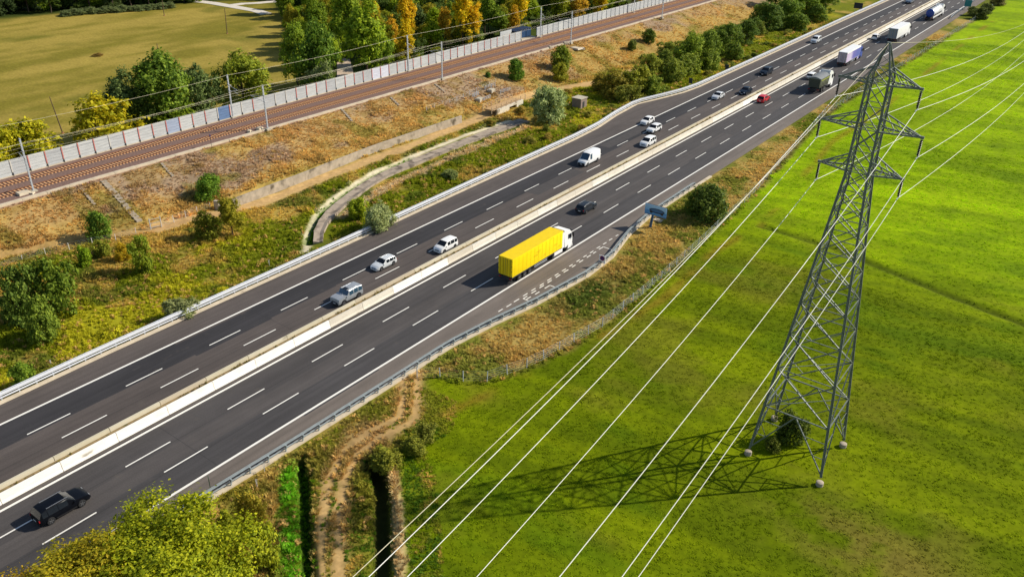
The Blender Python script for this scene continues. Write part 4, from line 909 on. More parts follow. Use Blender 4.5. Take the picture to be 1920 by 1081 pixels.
c = V((832.7, 475), (853.9, 464.8)); car('people_carrier', at_lane(c.x, c.y, 1.8), HB, 'white people carrier beside the median near the yellow truck', 'car', P_white, 4.4, 1.8, 1.75, 'mpv', .96)
c = V((1100.5, 312.7), (1119.9, 303.2)); car('panel_van', at_lane(c.x, c.y+.2, 2.0), HB, 'tall white panel van on the left carriageway', 'van', P_white, 6.0, 2.0, 2.6, 'van', .98, glass=M_glass_blue)
c = V((1214.3, 235.5), (1224.3, 230)); car('white_hatchback', at_lane(c.x, c.y, 1.78), HB, 'white hatchback on the solid line, leftmost of three white cars', 'car', P_white, 4.3, 1.78, 1.55, 'hatch', .98)
c = V((1226.5, 250.5), (1238, 246)); car('white_suv', at_lane(c.x, c.y, 1.85), HB, 'white SUV in the middle of three close white cars', 'car', P_white, 4.6, 1.85, 1.72, 'suv', .98)
c = V((1214.3, 277), (1227.6, 270.5)); car('small_white_van', at_lane(c.x, c.y, 1.85), HB, 'small white van beside the median, nearest of three white vehicles', 'van', P_white, 4.5, 1.85, 1.82, 'mpv')
c = V((1347, 188), (1356.6, 182.8)); car('silver_car', at_lane(c.x, c.y, 1.8), HB, 'pale silver car on the left carriageway left of a dark car', 'car', P_offw, 4.6, 1.8, 1.5, 'saloon', 1.05)
c = V((1398.5, 178.8), (1408, 173.3)); car('dark_saloon', at_lane(c.x, c.y, 1.8), HB, 'dark car beside the median opposite the red car', 'car', P_navy, 4.7, 1.8, 1.5, 'saloon', 1.1)
c = V((1436.5, 143.5), (1446, 136.8)); car('dark_estate', at_lane(c.x, c.y, 1.85), HB, 'dark blue car in the middle lane, furthest of the two dark cars', 'car', P_navy, 4.8, 1.85, 1.6, 'suv', 1.2)
c = V((1530, 82.6), (1537.5, 78.5)); car('pale_van', at_lane(c.x, c.y, 1.85), HB, 'pale silver van on the solid line far up the left carriageway', 'car', P_offw, 4.7, 1.85, 1.8, 'mpv', 1.15)
c = V((1705, 9), (1713, 4)); car('far_car', at_lane(c.x, c.y, 1.85), HB, 'farthest car on the left carriageway at the top edge', 'car', P_bluegrey, 4.7, 1.85, 1.6, 'suv', 1.3)
c = V((1441.9, 188), (1432, 193.7)); car('red_car', at_lane(c.x, c.y, 1.82), 0, 'bright red car beside the median on the right carriageway', 'car', P_red, 4.5, 1.82, 1.6, 'hatch', 1.08)
car('white_car', Vector((-70.6, 240.6, .006)), 0, 'white car half hidden behind the grey tipper truck', 'car', P_white, 4.6, 1.82, 1.6, 'suv', 1.1)
c = V((1648, 72), (1640, 75)); car('white_compact', at_lane(c.x+.5, c.y, 1.8), 0, 'white car left of the far plain white truck', 'car', P_white, 4.4, 1.8, 1.55, 'hatch', 1.15)

# ---- lorries: local y runs from the rear (0) to the front
def lorry(name, loc, label, cab, body, ln=16.2, sc=1., rz=0, short=False):
    t = thing(name, loc, label, 'truck', None, rz); t.scale = (sc,)*3
    def bx(nm, c, d, m_, top=None, par=None, bev=0):
        me = MB().box(c, d, 0, 0, top).mesh(nm)
        if bev:
            bm = bmesh.new(); bm.from_mesh(me); bmesh.ops.bevel(bm, geom=bm.edges[:], offset=bev, segments=2, affect='EDGES', profile=.6); bm.to_mesh(me); bm.free(); me.shade_smooth(); me.set_sharp_from_angle(angle=R(40))
        me.materials.append(m_); return link(nm, me, par or t)
    F = ln; cabl = 2.25; y1 = F-cabl
    # cab with raked windscreen, high roof and fairing
    b = MB(); prof = [(y1, .75), (F-.05, .75), (F, 1.2), (F, 2.0), (F-.28, 3.0), (F-.75, 3.45), (y1+.3, 3.72), (y1, 3.72)]
    V_ = []; 
    for s in (-1, 1): V_ += [(s*(1.24 - (.07 if z > 2.1 else 0) - (.1 if z > 3.3 else 0)), y, z) for y, z in prof]
    n = len(prof); b.add(V_, [tuple(range(n)), tuple(range(2*n-1, n-1, -1))] + [(i, i+n, (i+1) % n + n, (i+1) % n) for i in range(n)])
    me = b.mesh('cab'); bm = bmesh.new(); bm.from_mesh(me); bmesh.ops.bevel(bm, geom=bm.edges[:], offset=.07, segments=2, affect='EDGES'); bm.to_mesh(me); bm.free(); me.shade_smooth(); me.set_sharp_from_angle(angle=R(35)); me.materials.append(cab)
    co = link('cab', me, t)
    MB().add([(-1.08, F+.012, 2.08), (1.08, F+.012, 2.08), (1.05, F-.262, 2.98), (-1.05, F-.262, 2.98)], [(0, 1, 2, 3)]).build('windscreen', M_glass, co, (0, 0, 0))
    for s in (-1, 1):
        MB().add([(s*1.245, F-.25, 2.0), (s*1.245, F-1.2, 2.0), (s*1.185, F-1.2, 2.75), (s*1.185, F-.45, 2.75)], [(0, 1, 2, 3)]).build('side_window', M_glass, co, (0, 0, 0))
        bx('mirror', (s*1.42, F-.15, 2.45), (.22, .14, .75), M_black, None, co); bx('headlight', (s*.95, F-.02, 1.05), (.42, .1, .2), M_lamp, None, co)
        bx('step', (s*1.2, F-.9, .62), (.16, .9, .5), cab, None, co); bx('fairing', (s*1.12, y1-.45, 2.2), (.10, .8, 2.6), cab)
    bx('sun_visor', (0, F-.2, 3.12), (2.2, .22, .14), M_black, None, co); bx('grille', (0, F+.01, 1.45), (1.7, .06, .7), M_black, None, co); bx('bumper', (0, F-.03, .6), (2.4, .25, .45), cab, None, co)
    bx('chassis', (0, F/2-.6, .85), (.95, F-1.5, .3), M_chassis)
    for yy in (F-1.35, F-5.2) + ((1.9, 3.2) if short else ()):
        for s in (-1, 1): add_wheel(t, s*1.08, yy, .5, .32)
    if not short:
        for yy in (1.9, 3.2, 4.5):
            for s in (-1, 1): add_wheel(t, s*1.08, yy, .5, .34)
    bx('rear_bumper', (0, .1, .55), (2.35, .14, .16), M_darksteel); bx('light_bar', (0, .0, .82), (2.3, .08, .16), M_chassis)
    for s in (-1, 1): bx('tail_light', (s*.95, -.05, .82), (.38, .06, .14), M_red); bx('mud_flap', (s*1.05, .55, .55), (.42, .03, .55), M_black)
    tl = y1-.75
    body(t, bx, tl, F, y1); return t
def box_body(m_side, m_roof, m_rear, bows=True, skirt=None, h0=1.15, h1=4.0, rods=True):
    def f(t, bx, tl, F, y1):
        b = bx('trailer_box', (0, tl/2, (h0+h1)/2), (2.55, tl, h1-h0), m_side, None, None, .04)
        bx('roof_sheet', (0, tl/2, h1+.012), (2.47, tl-.1, .03), m_roof)
        if bows:
            for k in range(13):
                for s in (-1, 1): bx('tarp_strap', (s*1.282, .6+k*(tl-1.2)/12, (h0+h1)/2-.02), (.016, .07, h1-h0-.25), m_roof)
        for s in (-1, 1):
            d = bx('rear_door', (s*.63, -.02, (h0+h1)/2), (1.22, .06, h1-h0-.12), m_rear)
            if rods:
                for k in (-.28, .28): bx('lock_rod', (s*.63+k, -.07, (h0+h1)/2), (.05, .05, h1-h0-.15), mat('rod_dark', (.30, .21, .01), rough=.5), None, d)
        bx('door_gap', (0, -.055, (h0+h1)/2), (.05, .02, h1-h0-.15), M_chassis)
        for s in (-1, 1):
            for z in (1.35, 2.1, 2.9, 3.7): bx('door_hinge', (s*1.2, -.07, z), (.12, .05, .09), M_darksteel)
            bx('side_rail', (s*1.2, tl/2, h0-.1), (.08, tl, .18), M_chassis)
            if skirt: bx('side_skirt', (s*1.22, F-4.0, .72), (.06, 2.3, .62), skirt)
            bx('underrun_guard', (s*1.2, 7.4, .62), (.05, 3.4, .09), M_galv); bx('underrun_guard', (s*1.2, 7.4, .88), (.05, 3.4, .09), M_galv)
    return f
M_yel = mat('yellow_tarpaulin', (.92, .68, .0), rough=.5, spec=.3, var=.07, scale=.8, bump=.3, dirt=(alb(226, 176, 20), 1.1, .60), stretch=(1, .35, 1)); M_yel2 = mat('yellow_tarp_edge', (.80, .56, .0), rough=.5, var=.08, scale=1.5); M_yeld = mat('yellow_doors', (.86, .62, .004), rough=.5, var=.08, scale=1.5)
lorry('yellow_truck', Vector((-63.98, 86.7, .006)), 'articulated truck with bright yellow trailer and white cab beside the lay-by', P_white, box_body(M_yel, M_yel2, M_yeld, skirt=P_white), 16.2)
M_tw = mat('white_trailer', (.78, .78, .77), rough=.45, var=.04, scale=.8); M_tg = mat('grey_trailer_doors', srgb(150, 158, 168), rough=.5, var=.06, scale=.8)
def purple_body(t, bx, tl, F, y1):
    m_ = bpy.data.materials.new('purple_print'); m_.use_nodes = True; nt = m_.node_tree; N = nt.nodes; b = N['Principled BSDF']; b.inputs['Roughness'].default_value = .4
    tc = N.new('ShaderNodeTexCoord'); cr = N.new('ShaderNodeValToRGB'); sp = N.new('ShaderNodeSeparateXYZ'); ns = N.new('ShaderNodeTexNoise'); ns.inputs['Scale'].default_value = 5; ad = N.new('ShaderNodeMath'); ad.operation = 'MULTIPLY_ADD'; ad.inputs[1].default_value = .35
    nt.links.new(tc.outputs['Generated'], ns.inputs['Vector']); nt.links.new(tc.outputs['Generated'], sp.inputs[0]); nt.links.new(ns.outputs['Fac'], ad.inputs[0]); nt.links.new(sp.outputs['Y'], ad.inputs[2]); nt.links.new(ad.outputs[0], cr.inputs['Fac']); E = cr.color_ramp.elements
    E[0].color = (.55, .40, .62, 1); E[0].position = .15; E[1].color = (.10, .13, .42, 1); E[1].position = .95; e = E.new(.45); e.color = (.62, .56, .72, 1); e = E.new(.65); e.color = (.16, .14, .45, 1); nt.links.new(cr.outputs['Color'], b.inputs['Base Color'])
    box_body(M_tw, M_tw, mat('pale_lilac_doors', srgb(212, 196, 208), rough=.5), bows=False, skirt=m_)(t, bx, tl, F, y1)
    for s in (-1, 1): bx('printed_side', (s*1.285, tl/2, 2.45), (.012, tl-.3, 2.4), m_)
c = V((1614, 109.7), (1584, 124.6)); lorry('lilac_truck', Vector((c.x-1.25, 261, .006)), 'truck with white roof and purple printed sides on the right carriageway', P_blue, purple_body, 16.2, 1.05)
c = V((1706, 63.6), (1680, 80)); lorry('white_truck', Vector((c.x-1.3, 309, .006)), 'plain white box truck with grey rear doors behind the pylon peak', P_white, box_body(M_tw, M_tw, M_tg, bows=False, skirt=P_white), 16.4, 1.15)
def tank_body(t, bx, tl, F, y1):
    MB().lathe([(.55, .1), (1.0, .18), (1.25, .45), (1.25, tl-.4), (1.0, tl-.1), (.5, tl)], (0, 0, 2.35), 28, 'Y').build('tank', mat('tank_white', (.78, .79, .8), rough=.2, spec=.6, var=.03, scale=1), t, (0, 0, 0), 50)
    MB().lathe([(.50, .02), (1.0, .1), (1.27, .40), (1.27, .55)], (0, 0, 2.35), 28, 'Y').build('tank_end', P_blue, t, (0, 0, 0), 50)
    bx('walkway', (0, tl/2, 3.64), (.5, tl-1.4, .06), M_galv)
    for k in range(4): MB().lathe([(.25, 0), (.25, .2), (.1, .26)], (0, 2+k*2.8, 3.62), 12).build('manhole', M_galv, t, (0, 0, 0))
    for s in (-1, 1): bx('side_skirt', (s*1.2, tl/2, 1.1), (.06, tl-1, .55), P_white)
c = V((1765.5, 25.7), (1750.6, 39.3)); lorry('tanker_truck', Vector((c.x-1.0, 362, .006)), 'tanker truck with white cylinder and blue rear end, farthest truck', P_white, tank_body, 16.0, 1.2)
def tipper_body(t, bx, tl, F, y1):
    m_ = mat('tipper_grey', srgb(120, 122, 104), rough=.6, var=.2, scale=1.5); b = MB()
    b.add([(-1.15, .1, 1.2), (1.15, .1, 1.2), (1.15, tl, 1.2), (-1.15, tl, 1.2), (-1.28, -.1, 3.1), (1.28, -.1, 3.1), (1.28, tl+.1, 3.1), (-1.28, tl+.1, 3.1)], [(0, 3, 2, 1), (0, 1, 5, 4), (1, 2, 6, 5), (2, 3, 7, 6), (3, 0, 4, 7)]); b.build('tipper_body', m_, t, (0, 0, 0))
    V_ = []; n = 8
    for y in (-.12, tl+.12): V_ += [(-1.3+2.6*k/n, y, 3.1+.35*math.sin(math.pi*k/n)) for k in range(n+1)]
    MB().add(V_, [(k, k+1, n+2+k, n+1+k) for k in range(n)] + [tuple(range(n+1)), tuple(range(2*n+1, n, -1))]).build('cover_tarp', mat('grey_tarp', srgb(132, 136, 138), rough=.7, var=.12, scale=1.5), t, (0, 0, 0))
    for s in (-1, 1):
        for k in range(6): bx('side_rib', (s*1.25, .5+k*(tl-1)/5, 2.1), (.10, .12, 1.7), m_, (1, 1))
        bx('yellow_stripe', (s*1.285, tl/2, 2.7), (.03, tl-.8, .2), mat('yellow_green_stripe', srgb(170, 180, 60), rough=.5))
    bx('tailgate', (0, -.04, 2.1), (2.4, .1, 1.75), mat('tailgate_dark', srgb(74, 78, 66), rough=.6, var=.2))
lorry('tipper_truck', Vector((-64.9, 224.5, .006)), 'grey tipper truck with rounded tarpaulin cover, nearest of the trucks behind the yellow one', P_white, tipper_body, 9.0, 1.25, 0, True)
# ================================================================ VEGETATION
def quads_mesh(name, Q, m_):
    n = len(Q); me = bpy.data.meshes.new(name); me.vertices.add(n*4); me.vertices.foreach_set('co', Q.astype(np.float32).ravel())
    me.loops.add(n*4); me.loops.foreach_set('vertex_index', np.arange(n*4, dtype=np.int32)); me.polygons.add(n); me.polygons.foreach_set('loop_start', (np.arange(n)*4).astype(np.int32))
    me.update(calc_edges=True); me.materials.append(m_); return me
def unit(v): return v/np.maximum(np.linalg.norm(v, axis=-1, keepdims=True), 1e-9)
def leaf_quads(rng, pos, nrm, size, asp=.62, droop=0.):
    n = len(pos); r = rng.normal(size=(n, 3)); r[:, 2] -= droop*3; t1 = unit(r - nrm*(r*nrm).sum(1, keepdims=True)); t2 = np.cross(nrm, t1); s = size[:, None]
    return np.stack([pos-t1*s, pos+t2*s*asp+nrm*s*.18, pos+t1*s, pos-t2*s*asp+nrm*s*.18], 1)
def crown_mesh(name, seed, wr=.4, zc=.55, zr=.45, nl=16, nleaf=6000, ls=.03, lob=(.34, .52), droop=0., sub=11, low=False):
    """boughs spread through the crown, each carrying leafy clumps; leaves scatter round every clump"""
    rng = np.random.default_rng(seed); d = unit(rng.normal(size=(nl, 3))); d[:, 2] = np.where(d[:, 2] < -.55, -d[:, 2]*.5, d[:, 2])
    rad = rng.uniform(lob[0], lob[1], nl)*wr; zs = max(1., .8*zr/wr)
    cen = d*rng.uniform(.40, .98, nl)[:, None]*np.array([wr*.80, wr*.80, zr*.82]) + np.array([0, 0, zc]); cen = np.vstack([cen, [[0, 0, zc]], [[0, 0, zc+zr*.45]]]); rad = np.r_[rad, wr*.5, wr*.36]; n0 = len(rad)
    if low:
        a_ = rng.uniform(0, 6.28, 9); cen = np.vstack([cen, np.c_[np.cos(a_)*wr*.55, np.sin(a_)*wr*.55, rng.uniform(.10, .26, 9)]]); rad = np.r_[rad, rng.uniform(.3, .45, 9)*wr]; n0 = len(rad)
    sd = unit(rng.normal(size=(n0*sub, 3))); par = np.repeat(np.arange(n0), sub); out = unit(cen[par]-np.array([0, 0, zc*.8])); sd = unit(sd + .45*out + np.array([0, 0, .18]))
    sc_ = sd*rad[par][:, None]*rng.uniform(.75, 1.12, len(par))[:, None]; sc_[:, 2] *= zs; sc_ = cen[par] + sc_; sr = rad[par]*rng.uniform(.22, .42, len(par))
    w = sr**1.7; idx = rng.choice(len(par), nleaf, p=w/w.sum()); off = rng.normal(size=(nleaf, 3))*np.array([.60, .60, .50]); P = sc_[idx] + off*sr[idx][:, None]
    nf = int(nleaf*.16); k = rng.integers(0, n0, nf); P[:nf] = cen[k] + unit(rng.normal(size=(nf, 3)))*(rad[k]*rng.uniform(.3, .8, nf))[:, None]
    P[:, 2] *= 1/np.quantile(P[:, 2], .997); P[:, :2] *= wr/np.quantile(np.hypot(P[:, 0], P[:, 1]), .985)
    keep = P[:, 2] > .015; P = P[keep]; n = len(P); o = sd[idx][keep]; off = off[keep]
    nr = unit(o*.55 + off*.45 + rng.normal(size=(n, 3))*.55 + np.array([0, 0, .35])); s = ls*rng.uniform(.55, 1.3, n)
    return quads_mesh(name, leaf_quads(rng, P, nr, s, .62, droop), M_leaf)
def trunk_mesh(name, seed, zc=.5, th=.028, wr=.35, stems=1):
    rng = random.Random(seed); b = MB()
    for s in range(stems):
        ox = rng.uniform(-.03, .03)*(stems > 1); a = [(ox, 0, -.03), (ox+rng.uniform(-.02, .02), rng.uniform(-.02, .02), zc*.45), (ox*2+rng.uniform(-.03, .03), rng.uniform(-.03, .03), zc), (0, 0, zc*1.45)]
        b.tube(a, [th, th*.75, th*.5, th*.15], 7)
        for k in range(5):
            z = zc*rng.uniform(.4, 1.1); an = rng.uniform(0, 6.28); L_ = wr*rng.uniform(.5, .85)
            b.tube([(ox, 0, z), (math.cos(an)*L_*.5, math.sin(an)*L_*.5, z+.10), (math.cos(an)*L_, math.sin(an)*L_, z+.2)], [th*.42, th*.28, th*.08], 5)
    me = b.mesh(name, smooth=50); me.materials.append(M_bark); return me
VAR = {}
def variant(kind, i):
    k = (kind, i)
    if k not in VAR:
        s = hash(kind) % 7 if False else sum(map(ord, kind)) + i*13
        if kind == 'round': VAR[k] = (crown_mesh('crown', s, .42, .53, .46, 15, 10500, .023, low=True), trunk_mesh('trunk', s, .45), .42)
        elif kind == 'tall': VAR[k] = (crown_mesh('crown', s, .30, .52, .47, 17, 8500, .020, (.36, .58)), trunk_mesh('trunk', s, .45, .02, .25), .30)
        elif kind == 'poplar': VAR[k] = (crown_mesh('crown', s, .17, .52, .47, 18, 6500, .0145, (.45, .7)), trunk_mesh('trunk', s, .5, .014, .12), .17)
        elif kind == 'bush': VAR[k] = (crown_mesh('foliage', s, .54, .45, .50, 13, 5200, .040, (.36, .56), low=True), trunk_mesh('stem', s, .35, .03, .4, 3), .56)
        elif kind == 'loose': VAR[k] = (crown_mesh('foliage', s, .50, .44, .50, 15, 5200, .034, (.26, .46), low=True), trunk_mesh('stem', s, .4, .022, .4, 3), .50)
        elif kind == 'willow': VAR[k] = (crown_mesh('foliage', s, .54, .46, .50, 14, 8500, .034, (.36, .56), 1.0, low=True), trunk_mesh('stem', s, .35, .03, .4, 3), .55)
        elif kind == 'big': VAR[k] = (crown_mesh('crown', s, .50, .56, .44, 34, 42000, .0125, (.24, .40), 0., 14), trunk_mesh('trunk', s, .45, .02, .4), .50)
    return VAR[k]
GREEN, OLIVE, DARK, BLUEG, LIGHT, YELLOW, ORANGE, RUST, GREYG = (70, 96, 18), (98, 106, 20), (46, 70, 22), (62, 84, 42), (96, 120, 20), (150, 146, 24), (226, 200, 26), (196, 164, 44), (108, 124, 76)
def plant(kind, i, loc, height, width, col, label, group=None, name=None, rz=None):
    cm, tm, wr = variant(kind, i); tree = kind in ('round', 'tall', 'poplar', 'big')
    t = thing(name or ('tree' if tree else 'shrub'), loc, label, 'tree' if tree else 'shrub', group, random.uniform(0, 6.28) if rz is None else rz)
    k_ = 1 if tree else random.uniform(.85, 1.2); t.scale = (width/(2*wr)*k_, width/(2*wr)/k_, height)
    c = link('crown' if tree else 'foliage', cm, t); v = random.uniform(.9, 1.1); col = (col[0] + .4*max(0, col[1]-col[0]), col[1], col[2]); a = alb(*col)*float(np.interp(max(col), [100, 150, 220], [3.1, 2.1, 1.2]))*v; c.color = (a[0], a[1], a[2], 1); link('trunk' if tree else 'stem', tm, t); return t
def plant_px(kind, i, base, topy, wpx, col, label, group=None, name=None):
    p = gt(*base); d = proj(p)[2]; hs = np.arange(.4, 22, .1); e = [abs(proj((p.x, p.y, p.z+h))[1]-topy) for h in hs]
    h = float(hs[int(np.argmin(e))]); return plant(kind, i, p, h, wpx/FPX*d, col, label, group, name)

# foreground trees at the lower left
A = [(-49.6, 23.8, 9.2, 13.6, (104, 112, 14), 'large yellow-green tree filling the lower left corner, its right half'), (-54.2, 17.6, 10.8, 12.0, (116, 108, 18), 'yellow-green tree with rusty leaf tips at the lower left edge, below the black SUV'), (-46.2, 23.4, 6.6, 8.0, (104, 116, 18), 'smaller yellow-green tree at the bottom edge beside the bright green ditch'), (-52.6, 24.6, 9.6, 8.0, (112, 116, 16), 'yellow-green tree between the two large ones at the lower left'), (-56.2, 13.8, 9.0, 8.5, (132, 112, 20), 'rust-tipped yellow-green tree cut by the left edge at the very bottom')]
HT = {1: (150, 1036), 3: (240, 1000), 4: (40, 1085)}
for i, (x, y, h, w, c_, lab) in enumerate(A):
    if i in HT: h = float(min((abs(proj((x, y, q))[1]-HT[i][1]), q) for q in np.arange(3, 13, .1))[1])
    plant('big', i % 3, Vector((x, y, hz(x, y)-.1)), h, w, c_, lab, 'foreground trees at the lower left')
for i, (b, ty, w, c_, lab) in enumerate([((430, 1020), 960, 60, OLIVE, 'olive bush right of the foreground tree under the guard rail'), ((470, 985), 925, 60, (140, 128, 40), 'dry-tipped bush below the short forked stake'), ((500, 1060), 990, 70, OLIVE, 'olive bush between the foreground tree and the bright green ditch'), ((722, 872), 846, 70, (96, 98, 28), 'dark bush at the head of the shaded ditch'), ((778, 846), 822, 50, (92, 96, 28), 'dark bush right of the shaded ditch head'), ((800, 825), 795, 46, (84, 88, 28), 'small dark bush at the field corner')]):
    plant_px('loose', i % 3, b, ty, w, c_, lab)
# trees by the meadow and the barrier
T = [('loose', (62, 318), 226, 125, YELLOW, 'yellow bushy tree behind the noise barrier at the far left'), ('loose', (8, 335), 245, 90, YELLOW, 'yellow bushy tree cut by the left edge'), ('loose', (80, 322), 270, 70, DARK, 'green bush under the far left yellow tree'),
     ('loose', (208, 290), 178, 122, (164, 156, 26), 'bright yellow tree left of the big green meadow tree'), ('tall', (246, 262), 132, 70, BLUEG, 'dark slim tree at the left of the big green meadow tree'), ('round', (318, 250), 98, 118, (66, 94, 26), 'biggest green tree between meadow and noise barrier'),
     ('round', (384, 230), 124, 80, BLUEG, 'grey-green tree right of the biggest meadow tree'), ('round', (270, 262), 160, 70, DARK, 'dark low tree in front of the biggest meadow tree'), ('loose', (330, 250), 190, 90, GREEN, 'low green bush under the biggest meadow tree'), ('round', (461, 212), 97, 104, (88, 100, 24), 'round olive tree standing alone behind the barrier masts'),
     ('round', (598, 180), 40, 88, (58, 92, 24), 'rounded deep green tree at the meadow corner left of the paved yard'), ('loose', (606, 185), 105, 50, GREYG, 'grey-green bush left of the paved yard'), ('tall', (560, 165), 45, 60, (84, 110, 26), 'light green tree at the meadow edge, left of the rounded deep green tree'),
     ('tall', (690, 158), -12, 84, (96, 122, 26), 'tall light green tree right of the paved yard'), ('round', (716, 152), 60, 50, (76, 104, 26), 'green tree right of the tall light green one'), ('tall', (655, 95), -40, 60, (90, 116, 26), 'tall light green tree behind the paved yard'),
     ('poplar', (735, 120), 30, 34, (208, 170, 40), 'small orange-brown tree left of the second barrier-side mast'), ('poplar', (762, 128), 36, 34, ORANGE, 'glowing orange tree beside the second barrier-side mast'), ('poplar', (768, 100), -16, 36, (222, 190, 30), 'orange-yellow poplar above the second barrier-side mast'),
     ('poplar', (868, 98), -22, 40, ORANGE, 'tallest bright orange poplar in the wood'), ('poplar', (888, 96), 4, 32, (228, 194, 30), 'orange poplar right beside the tallest orange one'), ('poplar', (835, 95), 14, 26, RUST, 'rust-orange slim tree left of the tallest orange poplar'),
     ('poplar', (974, 68), -26, 34, ORANGE, 'orange poplar left above the dark blue cabin'), ('poplar', (962, 78), 10, 24, (196, 160, 30), 'yellow-green slim tree left of the dark blue cabin'), ('poplar', (1082, 48), -6, 36, RUST, 'rust-brown tree behind the barrier right of the cabin'), ('poplar', (1124, 40), -22, 30, (188, 164, 26), 'yellow tree behind the barrier right of the rust-brown tree'),
     ('poplar', (1196, 16), -22, 26, (196, 150, 26), 'small yellow tree behind the far barrier end'), ('poplar', (700, 98), -5, 30, (168, 150, 30), 'yellowish tree above the tall light green trees')]
for i, (k, b, ty, w, c_, lab) in enumerate(T): plant_px(k, i % 3, b, ty, w, c_, lab)
# the wood behind the barrier: each tree by itself
pts = []; tries = 0
def wood_ok(px, py_):
    line = np.interp(px, [500, 545, 575, 600, 690, 980, 1340], [18, 62, 110, 158, 140, 66, -18])
    if py_ > line + 6: return False
    if 625 < px < 668 and py_ > 92: return False
    if 700 < px < 735 and 10 < py_ < 35: return False
    return True
rw = random.Random(5)
while len(pts) < 280 and tries < 40000:
    tries += 1; px = rw.uniform(495, 1360); py_ = rw.uniform(-60, 165)
    if not wood_ok(px, py_): continue
    p = g(px, py_)
    if p.x > -157 or p.length > 620: continue
    if all((p-q).length > 4.0 for q in pts): pts.append(p)
for i, p in enumerate(pts):
    p.z = hz(p.x, p.y); r = rw.random(); kind = 'tall' if r < .45 else 'round'; c_ = rw.choice([GREEN, GREEN, DARK, DARK, OLIVE, BLUEG, LIGHT, (78, 104, 26), (66, 88, 30), (118, 112, 26)])
    h = rw.uniform(8, 13.5) if kind == 'tall' else rw.uniform(6, 10.5)
    nm = {GREEN: 'green', DARK: 'dark green', OLIVE: 'olive', BLUEG: 'grey-green', LIGHT: 'light green'}.get(c_, 'mid green')
    plant(kind, i % 4, p, h, rw.uniform(5.5, 8.5), c_, f'{nm} tree in the dense wood behind the noise barrier', f'{nm} trees of the wood behind the barrier')
# undergrowth bushes along the foot of the wood
for i in range(34):
    px = rw.uniform(690, 1330); py_ = np.interp(px, [690, 980, 1340], [140, 66, -18]) + rw.uniform(-12, 4); p = g(px, py_)
    if p.x > -154: p.x = -155-rw.uniform(0, 3)
    p.z = hz(p.x, p.y); plant('bush', i % 3, p, rw.uniform(2, 4), rw.uniform(3, 5.5), rw.choice([GREEN, OLIVE, DARK, LIGHT]), 'low green bush along the back of the noise barrier below the wood', 'bushes between the wood and the noise barrier')
# far edge of the meadow
for i in range(46):
    px = -60 + i*12.6 + rw.uniform(-5, 5); py_ = np.interp(px, [-60, 0, 150, 350, 520], [42, 36, 22, 6, 4]) - rw.uniform(0, 16) - (10 if 370 < px < 500 else 0); p = g(px, py_); p.z = hz(p.x, p.y)
    plant('round' if i % 3 else 'tall', i % 4, p, rw.uniform(8, 13), rw.uniform(7, 11), rw.choice([DARK, DARK, (34, 56, 26), (48, 66, 30), GREEN]), 'dark tree in the row along the far edge of the meadow', 'dark trees along the far edge of the meadow')
for i in range(14):
    px = 125 + i*15; p = g(px, np.interp(px, [0, 150, 350], [40, 28, 13])); p.z = hz(p.x, p.y); plant('bush', i % 3, p, rw.uniform(1.6, 2.6), rw.uniform(4, 6), (74, 88, 52), 'low grey-green hedge bush along the far meadow edge', 'hedge bushes along the far meadow edge')
p = gt(184, 105); plant('loose', 0, p, .8, 3.4, (104, 86, 40), 'small dry tuft alone in the middle of the meadow', None, 'shrub')
